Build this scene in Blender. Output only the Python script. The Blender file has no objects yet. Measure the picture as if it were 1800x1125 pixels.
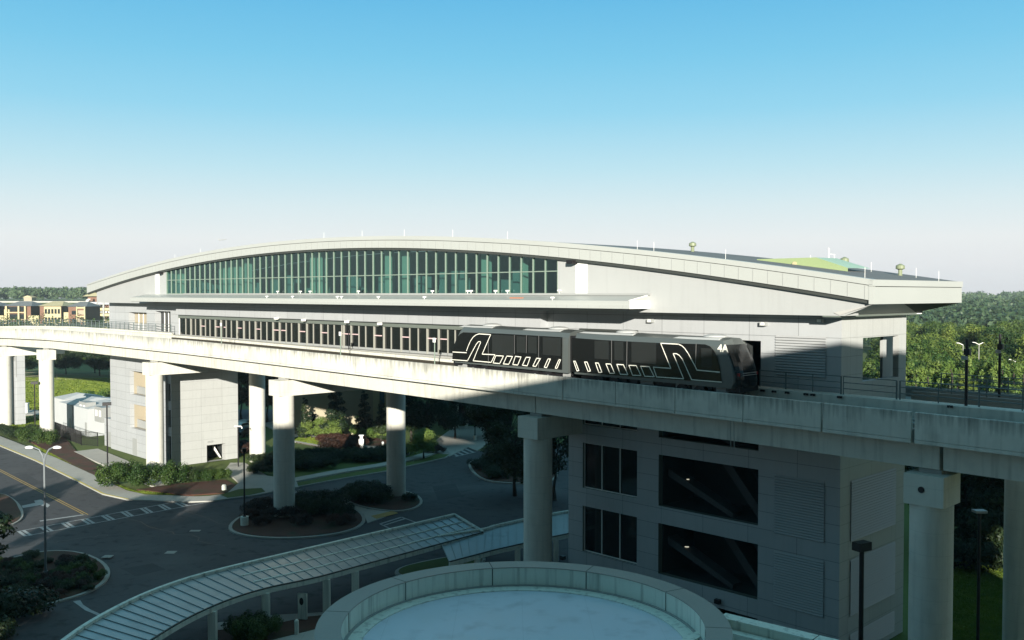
import bpy, math, random
import numpy as np
from mathutils import Vector, Matrix
R = math.radians
scene = bpy.context.scene
col = scene.collection
# ------------------------------------------------------------------ camera, sky, sun, exposure
H = 23.5; F = 1650.0; PITCH = math.atan(46.5 / F)
cam_d = bpy.data.cameras.new('camera'); cam = bpy.data.objects.new('camera', cam_d); col.objects.link(cam)
cam_d.sensor_width = 36.0; cam_d.lens = 36.0 * F / 1800.0
cam_d.clip_start = 0.1; cam_d.clip_end = 20000
cam.location = (0, 0, H); cam.rotation_euler = (R(90) - PITCH, 0, 0)
scene.camera = cam
ELEV = math.atan(0.212)
world = bpy.data.worlds.new("World"); scene.world = world; world.use_nodes = True
wn = world.node_tree.nodes; wl = world.node_tree.links
for n in list(wn): wn.remove(n)
sky = wn.new('ShaderNodeTexSky'); sky.sky_type = 'NISHITA'; sky.sun_disc = False
sky.sun_elevation = ELEV; sky.sun_rotation = R(180); sky.air_density = 1.0; sky.dust_density = 0.6; sky.ozone_density = 2.0; sky.altitude = 100
bg = wn.new('ShaderNodeBackground'); wo = wn.new('ShaderNodeOutputWorld')
# clear evening sky: the physical sky blended with an elevation gradient (white at the horizon, deep blue overhead), dimmer on the sun side
def wmath(op, a, b=None):
    n = wn.new('ShaderNodeMath'); n.operation = op
    for i, x in enumerate((a, b)):
        if x is None: continue
        if isinstance(x, (int, float)): n.inputs[i].default_value = x
        else: wl.new(x, n.inputs[i])
    return n.outputs[0]
wtc = wn.new('ShaderNodeTexCoord'); wsp = wn.new('ShaderNodeSeparateXYZ'); wl.new(wtc.outputs['Generated'], wsp.inputs[0])
rmp = wn.new('ShaderNodeValToRGB'); rmp.color_ramp.interpolation = 'LINEAR'
SKY = [(0., (.74, .75, .79)), (.025, (.81, .82, .85)), (.055, (.84, .87, .88)), (.09, (.71, .84, .88)), (.13, (.52, .78, .88)), (.187, (.30, .67, .87)), (.24, (.20, .59, .84)), (.30, (.13, .50, .80)), (.5, (.17, .50, .70)), (1., (.22, .52, .64))]
el = rmp.color_ramp.elements
while len(el) > 1: el.remove(el[-1])
el[0].position = 0.; el[0].color = (*SKY[0][1], 1)
for p_, c_ in SKY[1:]: e_ = el.new(p_); e_.color = (*c_, 1)
wl.new(wmath('MAXIMUM', wsp.outputs[2], 0.), rmp.inputs[0])
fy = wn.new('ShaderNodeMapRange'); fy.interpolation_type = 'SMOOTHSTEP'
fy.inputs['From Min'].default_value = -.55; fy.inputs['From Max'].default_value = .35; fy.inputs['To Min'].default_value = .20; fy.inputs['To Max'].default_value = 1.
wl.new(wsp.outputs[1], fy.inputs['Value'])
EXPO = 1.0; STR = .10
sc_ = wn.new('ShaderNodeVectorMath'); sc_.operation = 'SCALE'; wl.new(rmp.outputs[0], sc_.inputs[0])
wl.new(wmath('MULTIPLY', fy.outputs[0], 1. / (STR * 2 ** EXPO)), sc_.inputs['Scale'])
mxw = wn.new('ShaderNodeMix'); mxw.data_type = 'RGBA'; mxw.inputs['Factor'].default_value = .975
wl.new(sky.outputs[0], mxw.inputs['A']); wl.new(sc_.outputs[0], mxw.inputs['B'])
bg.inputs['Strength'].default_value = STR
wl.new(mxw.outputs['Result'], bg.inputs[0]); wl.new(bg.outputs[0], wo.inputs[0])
sun_d = bpy.data.lights.new('sun', 'SUN'); sun_d.energy = 4.95; sun_d.angle = R(0.53); sun_d.color = (1.0, 0.945, 0.845)
sun = bpy.data.objects.new('sun', sun_d); col.objects.link(sun); sun.location = (0, -60, 60)
sun.rotation_euler = Vector((0.0, 1.0, -0.212)).to_track_quat('-Z', 'Y').to_euler()
scene.render.engine = 'CYCLES'
scene.view_settings.view_transform = 'Standard'; scene.view_settings.look = 'None'
scene.view_settings.exposure = EXPO; scene.view_settings.gamma = 1.0
try: scene.cycles.transparent_max_bounces = 16; scene.cycles.max_bounces = 6
except Exception: pass

# ------------------------------------------------------------------ measuring helpers
ca, sa = math.cos(PITCH), math.sin(PITCH)
def ray(u, v):
    x = (u - 900) / F; y = -(v - 562.5) / F
    return Vector((x, ca + y * sa, -sa + y * ca))
def on_z(u, v, z=0.0):
    d = ray(u, v); t = (z - H) / d.z
    return Vector((d.x * t, d.y * t, z))
def at_y(u, v, Y):
    d = ray(u, v); t = Y / d.y
    return Vector((d.x * t, Y, H + d.z * t))
P0 = Vector((28.73, 49.5, 0)); A = Vector((-.696, .718, 0)).normalized(); NB = Vector((-A.y, A.x, 0))
TH = math.atan2(A.y, A.x)
def L(s, o, z=0.0): return P0 + A * s + NB * o + Vector((0, 0, z))
def on_o(u, v, o):      # point of the vertical plane at offset o in front of the station wall, as (s, z)
    d = ray(u, v); b = P0 + NB * o - Vector((0, 0, H))
    t = (b.x * NB.x + b.y * NB.y) / (d.x * NB.x + d.y * NB.y)
    p = d * t - P0
    return p.x * A.x + p.y * A.y, H + d.z * t
def S_(u, o): return on_o(u, 516, o)[0]
def on_s(u, v, s):      # point of the cross plane at s, as (o, z)
    d = ray(u, v); b = P0 + A * s
    t = (b.x * A.x + b.y * A.y) / (d.x * A.x + d.y * A.y)
    p = d * t - P0
    return p.x * NB.x + p.y * NB.y, H + d.z * t

# ------------------------------------------------------------------ mesh builder
class MB:
    def __init__(s): s.v = []; s.f = []; s.m = []
    def add(s, vs, fs, m=0):
        n = len(s.v); s.v += [tuple(p) for p in vs]; s.f += [tuple(i + n for i in f) for f in fs]; s.m += [m] * len(fs)
        return s
    def box(s, x0, x1, y0, y1, z0, z1, m=0):
        x0, x1 = min(x0, x1), max(x0, x1); y0, y1 = min(y0, y1), max(y0, y1); z0, z1 = min(z0, z1), max(z0, z1)
        vs = [(x0, y0, z0), (x1, y0, z0), (x1, y1, z0), (x0, y1, z0), (x0, y0, z1), (x1, y0, z1), (x1, y1, z1), (x0, y1, z1)]
        return s.add(vs, [(0, 3, 2, 1), (4, 5, 6, 7), (0, 1, 5, 4), (1, 2, 6, 5), (2, 3, 7, 6), (3, 0, 4, 7)], m)
    def prism(s, poly, z0, z1, m=0):
        a = sum(poly[i][0] * poly[(i + 1) % len(poly)][1] - poly[(i + 1) % len(poly)][0] * poly[i][1] for i in range(len(poly)))
        if a < 0: poly = poly[::-1]
        n = len(poly); vs = [(p[0], p[1], z0) for p in poly] + [(p[0], p[1], z1) for p in poly]
        fs = [tuple(range(n - 1, -1, -1)), tuple(range(n, 2 * n))] + [(i, (i + 1) % n, n + (i + 1) % n, n + i) for i in range(n)]
        return s.add(vs, fs, m)
    def xz(s, poly, y0, y1, m=0):      # polygon in x,z extruded along y
        a = sum(poly[i][0] * poly[(i + 1) % len(poly)][1] - poly[(i + 1) % len(poly)][0] * poly[i][1] for i in range(len(poly)))
        if a < 0: poly = poly[::-1]
        y0, y1 = min(y0, y1), max(y0, y1)
        n = len(poly); vs = [(p[0], y1, p[1]) for p in poly] + [(p[0], y0, p[1]) for p in poly]
        fs = [tuple(range(n - 1, -1, -1)), tuple(range(n, 2 * n))] + [(i, (i + 1) % n, n + (i + 1) % n, n + i) for i in range(n)]
        return s.add(vs, fs, m)
    def yz(s, poly, x0, x1, m=0):
        n = len(poly); vs = [(x0, p[0], p[1]) for p in poly] + [(x1, p[0], p[1]) for p in poly]
        fs = [tuple(range(n)), tuple(range(2 * n - 1, n - 1, -1))] + [(i, n + i, n + (i + 1) % n, (i + 1) % n) for i in range(n)]
        return s.add(vs, fs, m)
    def tube(s, p, q, r, r2=None, n=8, m=0, cap=True):
        p = Vector(p); q = Vector(q); r2 = r if r2 is None else r2
        d = (q - p).normalized(); x = d.orthogonal().normalized(); y = d.cross(x)
        vs = []
        for c, rr in ((p, r), (q, r2)):
            for i in range(n):
                a = 2 * math.pi * i / n; vs.append(c + x * (rr * math.cos(a)) + y * (rr * math.sin(a)))
        fs = [(i, (i + 1) % n, n + (i + 1) % n, n + i) for i in range(n)]
        if cap: fs += [tuple(range(n - 1, -1, -1)), tuple(range(n, 2 * n))]
        return s.add(vs, fs, m)
    def bar(s, p, q, w, h, m=0):      # rectangular bar, w across (horizontal), h vertical-ish
        p = Vector(p); q = Vector(q); d = (q - p).normalized()
        x = d.cross(Vector((0, 0, 1)));
        if x.length < 1e-4: x = Vector((1, 0, 0))
        x.normalize(); y = x.cross(d).normalized()
        vs = []
        for c in (p, q):
            for a, b in ((-1, -1), (1, -1), (1, 1), (-1, 1)): vs.append(c + x * (a * w / 2) + y * (b * h / 2))
        return s.add(vs, [(0, 3, 2, 1), (4, 5, 6, 7), (0, 1, 5, 4), (1, 2, 6, 5), (2, 3, 7, 6), (3, 0, 4, 7)][:], m)
    def lathe(s, c, prof, n=24, m=0):
        vs = []; k = len(prof)
        for r, z in prof:
            for i in range(n):
                a = 2 * math.pi * i / n; vs.append((c[0] + r * math.cos(a), c[1] + r * math.sin(a), c[2] + z))
        fs = [(j * n + i, j * n + (i + 1) % n, (j + 1) * n + (i + 1) % n, (j + 1) * n + i) for j in range(k - 1) for i in range(n)]
        fs += [tuple(range(n - 1, -1, -1)), tuple(range((k - 1) * n, k * n))]
        return s.add(vs, fs, m)
    def build(s, name, mats, parent=None, org=(0, 0, 0), smooth=False, world=False):
        me = bpy.data.meshes.new(name); ox, oy, oz = org
        me.from_pydata([(x - ox, y - oy, z - oz) for x, y, z in s.v], [], s.f)
        if not isinstance(mats, (list, tuple)): mats = [mats]
        for m in mats: me.materials.append(m)
        if len(mats) > 1: me.polygons.foreach_set('material_index', s.m)
        if smooth: me.polygons.foreach_set('use_smooth', [True] * len(s.f))
        me.update()
        o = bpy.data.objects.new(name, me); col.objects.link(o)
        if parent: o.parent = parent
        else: o.location = (ox, oy, oz)
        return o
def tag(o, label=None, cat=None, group=None, kind=None):
    if label: o['label'] = label
    if cat: o['category'] = cat
    if group: o['group'] = group
    if kind: o['kind'] = kind
    return o
def root(name, label, cat, loc, rz=0.0, group=None, kind=None):
    o = bpy.data.objects.new(name, None); col.objects.link(o); o.empty_display_size = 0.5
    o.location = loc; o.rotation_euler = (0, 0, rz)
    return tag(o, label, cat, group, kind)
class LT:   # a thing whose parts are written in station coordinates (s, o, z)
    def __init__(t, name, label, cat, org, group=None):
        t.org = org; t.r = root(name, label, cat, L(*org), TH, group)
    def part(t, mb, name, mat, parent=None, smooth=False, label=None):
        o = mb.build(name, mat, parent or t.r, t.org, smooth)
        if label: o['label'] = label
        return o
def copy_tree(o, parent=None):
    c = o.copy(); col.objects.link(c)
    if parent: c.parent = parent
    for ch in list(o.children): copy_tree(ch, c)
    return c

# ------------------------------------------------------------------ materials
def nmat(name):
    m = bpy.data.materials.new(name); m.use_nodes = True; nt = m.node_tree
    b = nt.nodes['Principled BSDF']; return m, nt, b
def math_n(nt, op, a, b=None, c=None):
    n = nt.nodes.new('ShaderNodeMath'); n.operation = op
    for i, x in enumerate((a, b, c)):
        if x is None: continue
        if isinstance(x, (int, float)): n.inputs[i].default_value = x
        else: nt.links.new(x, n.inputs[i])
    return n.outputs[0]
def mat(name, c, rough=.6, metal=0., var=.12, vs=.4, fine=6., streak=0., stain=0., bump=0., jz=0., jx=0., jy=0., jw=.02, jd=.45, spec=.4, objvar=0., joff=(0., 0., 0.), dirt=None, pan=0., drip=0.):
    m, nt, b = nmat(name); N = nt.nodes; K = nt.links
    tc = N.new('ShaderNodeTexCoord'); ob = tc.outputs['Object']
    def noise(scale, vec=ob, det=4., sc=None):
        t = N.new('ShaderNodeTexNoise'); t.inputs['Scale'].default_value = scale; t.inputs['Detail'].default_value = det
        if sc:
            mp = N.new('ShaderNodeMapping'); mp.inputs['Scale'].default_value = sc; K.new(vec, mp.inputs['Vector']); vec = mp.outputs[0]
        K.new(vec, t.inputs['Vector']); return t.outputs['Fac']
    fac = math_n(nt, 'MULTIPLY_ADD', math_n(nt, 'SUBTRACT', noise(vs), .5), var * 2.2, 1.0)
    f2 = math_n(nt, 'MULTIPLY_ADD', math_n(nt, 'SUBTRACT', noise(fine, det=6.), .5), var * 1.2, 1.0)
    fac = math_n(nt, 'MULTIPLY', fac, f2)
    if streak:
        st = noise(1.0, sc=(3.2, 3.2, .22), det=5.)
        st = math_n(nt, 'MULTIPLY', math_n(nt, 'MAXIMUM', math_n(nt, 'SUBTRACT', st, .52), 0.), streak * 6.)
        fac = math_n(nt, 'MULTIPLY', fac, math_n(nt, 'SUBTRACT', 1.0, math_n(nt, 'MINIMUM', st, .6)))
    if stain:
        st = noise(.9, sc=(1.0, 1.0, .6), det=8.)
        st = math_n(nt, 'MULTIPLY', math_n(nt, 'MAXIMUM', math_n(nt, 'SUBTRACT', st, .54), 0.), stain * 7.)
        fac = math_n(nt, 'MULTIPLY', fac, math_n(nt, 'SUBTRACT', 1.0, math_n(nt, 'MINIMUM', st, .6)))
    if jz or jx or jy:
        sp = N.new('ShaderNodeSeparateXYZ'); K.new(ob, sp.inputs[0])
        for per, ax in ((jx, 0), (jy, 1), (jz, 2)):
            if not per: continue
            q = math_n(nt, 'FRACT', math_n(nt, 'DIVIDE', math_n(nt, 'ADD', sp.outputs[ax], 100 * per + joff[ax]), per))
            ln = math_n(nt, 'LESS_THAN', q, jw / per)
            fac = math_n(nt, 'MULTIPLY', fac, math_n(nt, 'SUBTRACT', 1.0, math_n(nt, 'MULTIPLY', ln, jd)))
    if pan and jz:
        sp = N.new('ShaderNodeSeparateXYZ'); K.new(ob, sp.inputs[0]); cb = N.new('ShaderNodeCombineXYZ')
        for per, ax in ((jx or 2.9, 0), (jy or 2.9, 1), (jz, 2)):
            K.new(math_n(nt, 'FLOOR', math_n(nt, 'DIVIDE', math_n(nt, 'ADD', sp.outputs[ax], 100 * per + joff[ax]), per)), cb.inputs[ax])
        wnz = N.new('ShaderNodeTexWhiteNoise'); wnz.noise_dimensions = '3D'; K.new(cb.outputs[0], wnz.inputs['Vector'])
        fac = math_n(nt, 'MULTIPLY', fac, math_n(nt, 'MULTIPLY_ADD', wnz.outputs['Value'], pan, 1 - pan / 2))
    if drip:
        sg = N.new('ShaderNodeSeparateXYZ'); K.new(tc.outputs['Generated'], sg.inputs[0])
        mr = N.new('ShaderNodeMapRange'); mr.inputs['From Min'].default_value = .35; mr.inputs['From Max'].default_value = .97; K.new(sg.outputs[2], mr.inputs['Value'])
        d1 = noise(1.0, sc=(4.5, 4.5, .35), det=6.); d2 = noise(.45, det=4.)
        dd = math_n(nt, 'ADD', math_n(nt, 'MULTIPLY', mr.outputs[0], .22), math_n(nt, 'ADD', math_n(nt, 'MULTIPLY', d1, .6), math_n(nt, 'MULTIPLY', d2, .4)))
        dd = math_n(nt, 'MULTIPLY', math_n(nt, 'MAXIMUM', math_n(nt, 'SUBTRACT', dd, .58), 0.), drip * 5.)
        fac = math_n(nt, 'MULTIPLY', fac, math_n(nt, 'SUBTRACT', 1.0, math_n(nt, 'MINIMUM', dd, .55)))
    if objvar:
        oi = N.new('ShaderNodeObjectInfo')
        fac = math_n(nt, 'MULTIPLY', fac, math_n(nt, 'MULTIPLY_ADD', oi.outputs['Random'], objvar, 1 - objvar / 2))
    mx = N.new('ShaderNodeVectorMath'); mx.operation = 'SCALE'
    mx.inputs[0].default_value = c; K.new(fac, mx.inputs['Scale'])
    out = mx.outputs[0]
    if dirt:
        mm = N.new('ShaderNodeMix'); mm.data_type = 'RGBA'
        d = math_n(nt, 'MULTIPLY', math_n(nt, 'MAXIMUM', math_n(nt, 'SUBTRACT', noise(dirt[1], det=6.), .5), 0.), dirt[2])
        K.new(math_n(nt, 'MINIMUM', d, 1.), mm.inputs['Factor']); K.new(out, mm.inputs['A']); mm.inputs['B'].default_value = (*dirt[0], 1)
        out = mm.outputs['Result']
    K.new(out, b.inputs['Base Color'])
    b.inputs['Roughness'].default_value = rough; b.inputs['Metallic'].default_value = metal
    b.inputs['Specular IOR Level'].default_value = spec
    if bump:
        bp = N.new('ShaderNodeBump'); bp.inputs['Strength'].default_value = bump; bp.inputs['Distance'].default_value = .05
        K.new(noise(fine * 2, det=8.), bp.inputs['Height']); K.new(bp.outputs[0], b.inputs['Normal'])
    return m
def leaf_mat(name, c1, c2, tr=.3):
    m, nt, b = nmat(name); N = nt.nodes; K = nt.links
    tc = N.new('ShaderNodeTexCoord'); t = N.new('ShaderNodeTexNoise'); t.inputs['Scale'].default_value = .42; t.inputs['Detail'].default_value = 5
    K.new(tc.outputs['Object'], t.inputs['Vector'])
    oi = N.new('ShaderNodeObjectInfo')
    f = math_n(nt, 'ADD', math_n(nt, 'MULTIPLY_ADD', math_n(nt, 'SUBTRACT', t.outputs['Fac'], .5), 3.4, .5), math_n(nt, 'MULTIPLY_ADD', oi.outputs['Random'], 1.1, -.55))
    r = N.new('ShaderNodeMix'); r.data_type = 'RGBA'; r.clamp_factor = True
    K.new(f, r.inputs['Factor']); r.inputs['A'].default_value = (*c1, 1); r.inputs['B'].default_value = (*c2, 1)
    K.new(r.outputs['Result'], b.inputs['Base Color']); b.inputs['Roughness'].default_value = .55; b.inputs['Specular IOR Level'].default_value = .3
    tl = N.new('ShaderNodeBsdfTranslucent'); K.new(r.outputs['Result'], tl.inputs['Color'])
    ms = N.new('ShaderNodeMixShader'); ms.inputs[0].default_value = tr
    K.new(b.outputs[0], ms.inputs[1]); K.new(tl.outputs[0], ms.inputs[2]); K.new(ms.outputs[0], nt.nodes['Material Output'].inputs[0])
    return m
def glass_mat(name, tint, refl=.12, rough=.02):
    m, nt, b = nmat(name); N = nt.nodes; K = nt.links
    tr = N.new('ShaderNodeBsdfTransparent'); tr.inputs[0].default_value = (*tint, 1)
    gl = N.new('ShaderNodeBsdfGlossy'); gl.inputs['Roughness'].default_value = rough; gl.inputs[0].default_value = (.50, .72, .70, 1)
    lw = N.new('ShaderNodeLayerWeight'); lw.inputs[0].default_value = .35
    f = math_n(nt, 'MULTIPLY_ADD', lw.outputs['Fresnel'], .45, refl)
    ms = N.new('ShaderNodeMixShader'); K.new(f, ms.inputs[0]); K.new(tr.outputs[0], ms.inputs[1]); K.new(gl.outputs[0], ms.inputs[2])
    K.new(ms.outputs[0], nt.nodes['Material Output'].inputs[0]); return m
def emit_mat(name, c, s):
    m, nt, b = nmat(name); b.inputs['Base Color'].default_value = (*c, 1); b.inputs['Emission Color'].default_value = (*c, 1); b.inputs['Emission Strength'].default_value = s
    return m
M = {}
M['conc'] = mat('weathered concrete', (.58, .57, .50), .85, var=.1, vs=.25, fine=3., streak=.2, stain=.12, bump=.25)
M['conc_par'] = mat('parapet concrete', (.63, .62, .55), .85, var=.1, vs=.35, fine=3., streak=.12, stain=.15, bump=.25, drip=.5, objvar=.10, dirt=((.34, .35, .30), .7, 1.5))
M['conc_col'] = mat('column concrete', (.60, .59, .52), .85, var=.08, vs=.3, fine=3., streak=.12, stain=.08, bump=.2, jz=1.2, jw=.03, jd=.12)
M['conc_dk'] = mat('deck concrete', (.30, .30, .28), .9, var=.2, bump=.2)
M['clad'] = mat('light grey metal cladding', (.375, .39, .395), .5, var=.06, pan=.07, streak=.06, vs=.15, fine=1.2, jz=1.17, jx=3.6, jw=.035, jd=.55, spec=.5, joff=(.7, 0, .35))
M['clad_up'] = mat('smooth pale wall cladding', (.385, .395, .385), .5, var=.05, streak=.05, vs=.12, fine=1., jx=1.45, jw=.02, jd=.07, spec=.5)
M['clad_end'] = mat('end wall cladding', (.40, .41, .395), .5, var=.06, pan=.05, streak=.06, vs=.15, fine=1.2, jz=1.17, jw=.03, jd=.4, jy=3.1, joff=(0, 1.2, .35))
M['fascia'] = mat('pale fascia metal', (.405, .42, .395), .45, var=.05, vs=.2, spec=.5)
M['roof'] = mat('grey roof membrane', (.16, .16, .155), .75, var=.1, vs=.3, jx=1.4, jw=.06, jd=.3)
M['dark'] = mat('dark metal and shade paint', (.045, .05, .045), .6, var=.1)  # dark metal; also paints the fascia shadow line and the dark soffit patch
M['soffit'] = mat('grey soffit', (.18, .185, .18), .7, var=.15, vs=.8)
M['louver'] = mat('louver metal', (.35, .36, .36), .5, var=.05)
M['green_roof'] = mat('green painted roof box', (.27, .34, .17), .5, var=.1)
M['green_top'] = mat('pale green roof metal', (.36, .50, .38), .5, var=.1)
M['mull'] = mat('pale aluminium mullion', (.20, .26, .21), .4, var=.04, metal=.0, spec=.5)
M['post'] = mat('door post metal', (.30, .30, .26), .45, var=.1)
M['header'] = mat('dark green header', (.13, .15, .13), .5, var=.1)
M['cwglass'] = glass_mat('green tinted glass', (.44, .70, .62), .10)
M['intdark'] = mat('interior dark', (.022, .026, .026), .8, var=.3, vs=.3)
M['intteal'] = mat('clerestory interior', (.10, .17, .165), .8, var=.3, vs=.3)
M['intcol'] = mat('interior column white', (.50, .56, .53), .6, var=.05)
M['intmid'] = mat('interior furniture', (.22, .31, .33), .7, var=.2)
M['drglass'] = glass_mat('platform door glass', (.28, .27, .24), .05)
M['blackglass'] = mat('black window glass', (.008, .009, .010), .06, var=.0, spec=.5)
M['pink'] = mat('door warning strip', (.62, .45, .45), .5)
M['white'] = mat('white paint', (.78, .78, .74), .4, var=.05)
M['grey'] = mat('grey paint', (.30, .31, .30), .45, var=.08)
M['trainblack'] = mat('glossy black train side', (.006, .006, .007), .12, var=0., spec=.5)
M['traingrey'] = mat('silver grey train paint', (.105, .12, .115), .35, var=.04, metal=.3, spec=.5)
M['trainwhite'] = mat('train stripe white', (.80, .78, .68), .5, var=.02)
M['black'] = mat('black metal', (.012, .011, .012), .45, var=.1)
M['asphalt'] = mat('asphalt', (.062, .062, .066), .9, var=.25, vs=.09, fine=3., stain=.45, bump=.3, dirt=((.10, .10, .10), .11, 3.2))
M['walk'] = mat('pavement concrete', (.40, .39, .35), .9, var=.12, fine=2., jx=1.5, jy=1.5, jw=.03, jd=.25, bump=.1)
M['kerb'] = mat('kerb concrete', (.33, .33, .30), .9, var=.15)
M['kerb_y'] = mat('yellow kerb', (.66, .52, .12), .8, var=.15)
M['grass'] = mat('grass', (.080, .115, .020), .95, var=.25, vs=.05, fine=2.5, bump=.5)
M['mulch'] = mat('mulch', (.075, .032, .020), .95, var=.4, vs=.6, fine=8., bump=.6, dirt=((.03, .04, .015), .35, 5.))
M['asphalt2'] = mat('patched asphalt', (.048, .049, .052), .9, var=.25, fine=4., bump=.3)
M['linew'] = mat('worn white road paint', (.34, .36, .36), .8, var=.3, vs=1.5, fine=6.)
M['liney'] = mat('worn yellow road paint', (.42, .28, .08), .8, var=.3, vs=1.5)
M['metalroof'] = mat('pale metal roof', (.34, .37, .37), .38, var=.08, metal=.35, vs=.6, stain=.15)
M['membrane'] = mat('white roof membrane', (.55, .60, .66), .45, var=.06, vs=.15, fine=1., stain=.15, jx=3.1, jw=.03, jd=.10, dirt=((.42, .44, .42), .5, .8))
M['coping'] = mat('grey coping', (.30, .28, .25), .7, var=.08)
M['parwhite'] = mat('off white parapet', (.66, .70, .62), .7, var=.06, streak=.35)
M['bark'] = mat('bark', (.045, .038, .030), .95, var=.3, bump=.5)
M['leafA'] = leaf_mat('mid green leaves', (.030, .065, .014), (.075, .120, .024))
M['leafY'] = leaf_mat('yellow green leaves', (.040, .090, .018), (.165, .215, .042))
M['leafB'] = leaf_mat('bright lit leaves', (.08, .15, .03), (.19, .26, .06))
M['leafD'] = leaf_mat('dark evergreen leaves', (.012, .026, .010), (.035, .055, .016), .12)
M['leafR'] = leaf_mat('reddish shrub leaves', (.035, .020, .014), (.080, .036, .024), .2)
M['leafF'] = leaf_mat('far forest leaves', (.035, .070, .032), (.080, .125, .055), .15)
M['blade'] = leaf_mat('grass blades', (.10, .16, .018), (.19, .24, .03), .3)
M['beige'] = mat('beige render', (.34, .30, .21), .8, var=.1)
M['brick'] = mat('brick', (.19, .105, .07), .85, var=.2, jz=.3, jw=.04, jd=.2)
M['cream'] = mat('cream render', (.46, .41, .24), .8, var=.06)
M['win'] = mat('window dark glass', (.02, .026, .028), .1, var=.05)
M['winteal'] = mat('teal window', (.03, .09, .12), .15)
M['tan'] = mat('tan interior wall', (.34, .30, .22), .8, var=.08)
M['orange'] = mat('orange plastic', (.50, .16, .06), .5)
M['yellow'] = mat('yellow paint', (.75, .60, .08), .5)
M['lampglow'] = emit_mat('lit tube', (1., .93, .7), .35)
M['shed'] = mat('white shed panel', (.47, .49, .49), .6, var=.06)

# ------------------------------------------------------------------ foliage
def leafcloud(rng, blobs, n, size, flat=.0):
    vol = np.array([b[3] * b[4] * b[5] for b in blobs]) ** .7; vol /= vol.sum()
    idx = rng.choice(len(blobs), n, p=vol); B = np.array(blobs)[idx]
    d = rng.normal(size=(n, 3)); d /= np.linalg.norm(d, axis=1)[:, None]
    rr = rng.uniform(.35, 1., n) ** .45 * (1 + rng.normal(0, .07, n))
    c = B[:, :3] + d * B[:, 3:6] * rr[:, None]
    nrm = d + rng.normal(0, .55, (n, 3)) + np.array([0, 0, .25]); nrm /= np.linalg.norm(nrm, axis=1)[:, None]
    t = np.cross(nrm, rng.normal(size=(n, 3))); t /= np.linalg.norm(t, axis=1)[:, None]
    b = np.cross(nrm, t); sz = size * rng.uniform(.6, 1.4, n)[:, None]
    v = np.stack([c - t * sz - b * sz * .15, c + b * sz * .55, c + t * sz + b * sz * .15, c - b * sz * .55], 1).reshape(-1, 3)
    return v
def cloud_mesh(name, v, m):
    n = len(v) // 4; me = bpy.data.meshes.new(name)
    me.vertices.add(len(v)); me.vertices.foreach_set('co', v.astype(np.float32).ravel())
    me.loops.add(4 * n); me.loops.foreach_set('vertex_index', np.arange(4 * n, dtype=np.int32))
    me.polygons.add(n); me.polygons.foreach_set('loop_start', np.arange(0, 4 * n, 4, dtype=np.int32))
    me.update(calc_edges=True); me.materials.append(m); me.validate(); return me
def crown_blobs(rng, kind, h, r):
    bl = []
    if kind == 'round':
        for i in range(26):
            a = rng.uniform(0, 6.28); q = rng.uniform(0, 1); zz = rng.uniform(.28, .95)
            rad = r * math.sqrt(max(.05, 1 - ((zz - .58) / .46) ** 2)) * math.sqrt(q) * .85
            s = r * rng.uniform(.22, .40)
            bl.append((rad * math.cos(a), rad * math.sin(a), zz * h, s, s, s * .75))
    elif kind == 'cone':
        for i in range(34):
            zz = rng.uniform(.06, .97); a = rng.uniform(0, 6.28); w = r * (1 - zz) + .12 * r
            rad = w * rng.uniform(.2, .85); s = w * .45 + .15
            bl.append((rad * math.cos(a), rad * math.sin(a), zz * h, s, s, s * .6))
    elif kind == 'plume':
        for i in range(30):
            zz = rng.uniform(.08, .98); a = rng.uniform(0, 6.28); w = r * (1 - zz ** 2.2) + .1 * r
            rad = w * rng.uniform(.1, .8); s = w * .28 + .18
            bl.append((rad * math.cos(a) + .1 * zz * h * .3, rad * math.sin(a), zz * h, s, s, s * 1.6))
    elif kind == 'bush':
        for i in range(14):
            a = rng.uniform(0, 6.28); rad = r * math.sqrt(rng.uniform(0, 1)) * .75; s = r * rng.uniform(.25, .42)
            bl.append((rad * math.cos(a), rad * math.sin(a), h * rng.uniform(.3, .75), s, s, h * .28))
    return bl
CR = {}
def tree_proto(key, kind, h, r, leaf, n, size, trunk=True, seed=1):
    rng = np.random.default_rng(seed); bl = crown_blobs(rng, kind, h, r)
    me = cloud_mesh('crown', leafcloud(rng, bl, n, size), M[leaf])
    tm = None
    if trunk:
        mb = MB(); tr = max(.12, h * .018); top = h * (.62 if kind == 'round' else .93)
        pts = [Vector((rng.normal(0, .02) * h * i / 5, rng.normal(0, .02) * h * i / 5, top * i / 5)) for i in range(6)]; pts[0] = Vector((0, 0, 0))
        for i in range(5): mb.tube(pts[i], pts[i + 1], tr * (1 - .15 * i) * (1.3 if i == 0 else 1), tr * (1 - .15 * (i + 1)), 8, cap=False)
        if kind == 'round':
            for b in bl[::3]:
                k = rng.integers(2, 5); mb.tube(pts[k], (b[0], b[1], b[2]), tr * .4, tr * .12, 5, cap=False)
        me2 = bpy.data.meshes.new('trunk'); me2.from_pydata([tuple(p) for p in mb.v], [], mb.f); me2.materials.append(M['bark']); tm = me2
    CR[key] = (me, tm)
def plant(key, name, loc, label, cat, group=None, sc=1., szs=None, rz=0., partname='crown'):
    me, tm = CR[key]
    if tm is None:
        o = bpy.data.objects.new(name, me); col.objects.link(o); o.location = loc; o.rotation_euler = (0, 0, rz)
        o.scale = szs or (sc, sc, sc); return tag(o, label, cat, group)
    r = root(name, label, cat, loc, rz, group); r.scale = szs or (sc, sc, sc)
    for nm, m_ in ((partname, me), ('trunk', tm)):
        o = bpy.data.objects.new(nm, m_); col.objects.link(o); o.parent = r
    return r
tree_proto('oak1', 'round', 14, 6, 'leafY', 17000, .17, seed=3)
tree_proto('oak2', 'round', 14, 5, 'leafY', 15000, .17, seed=4)
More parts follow.
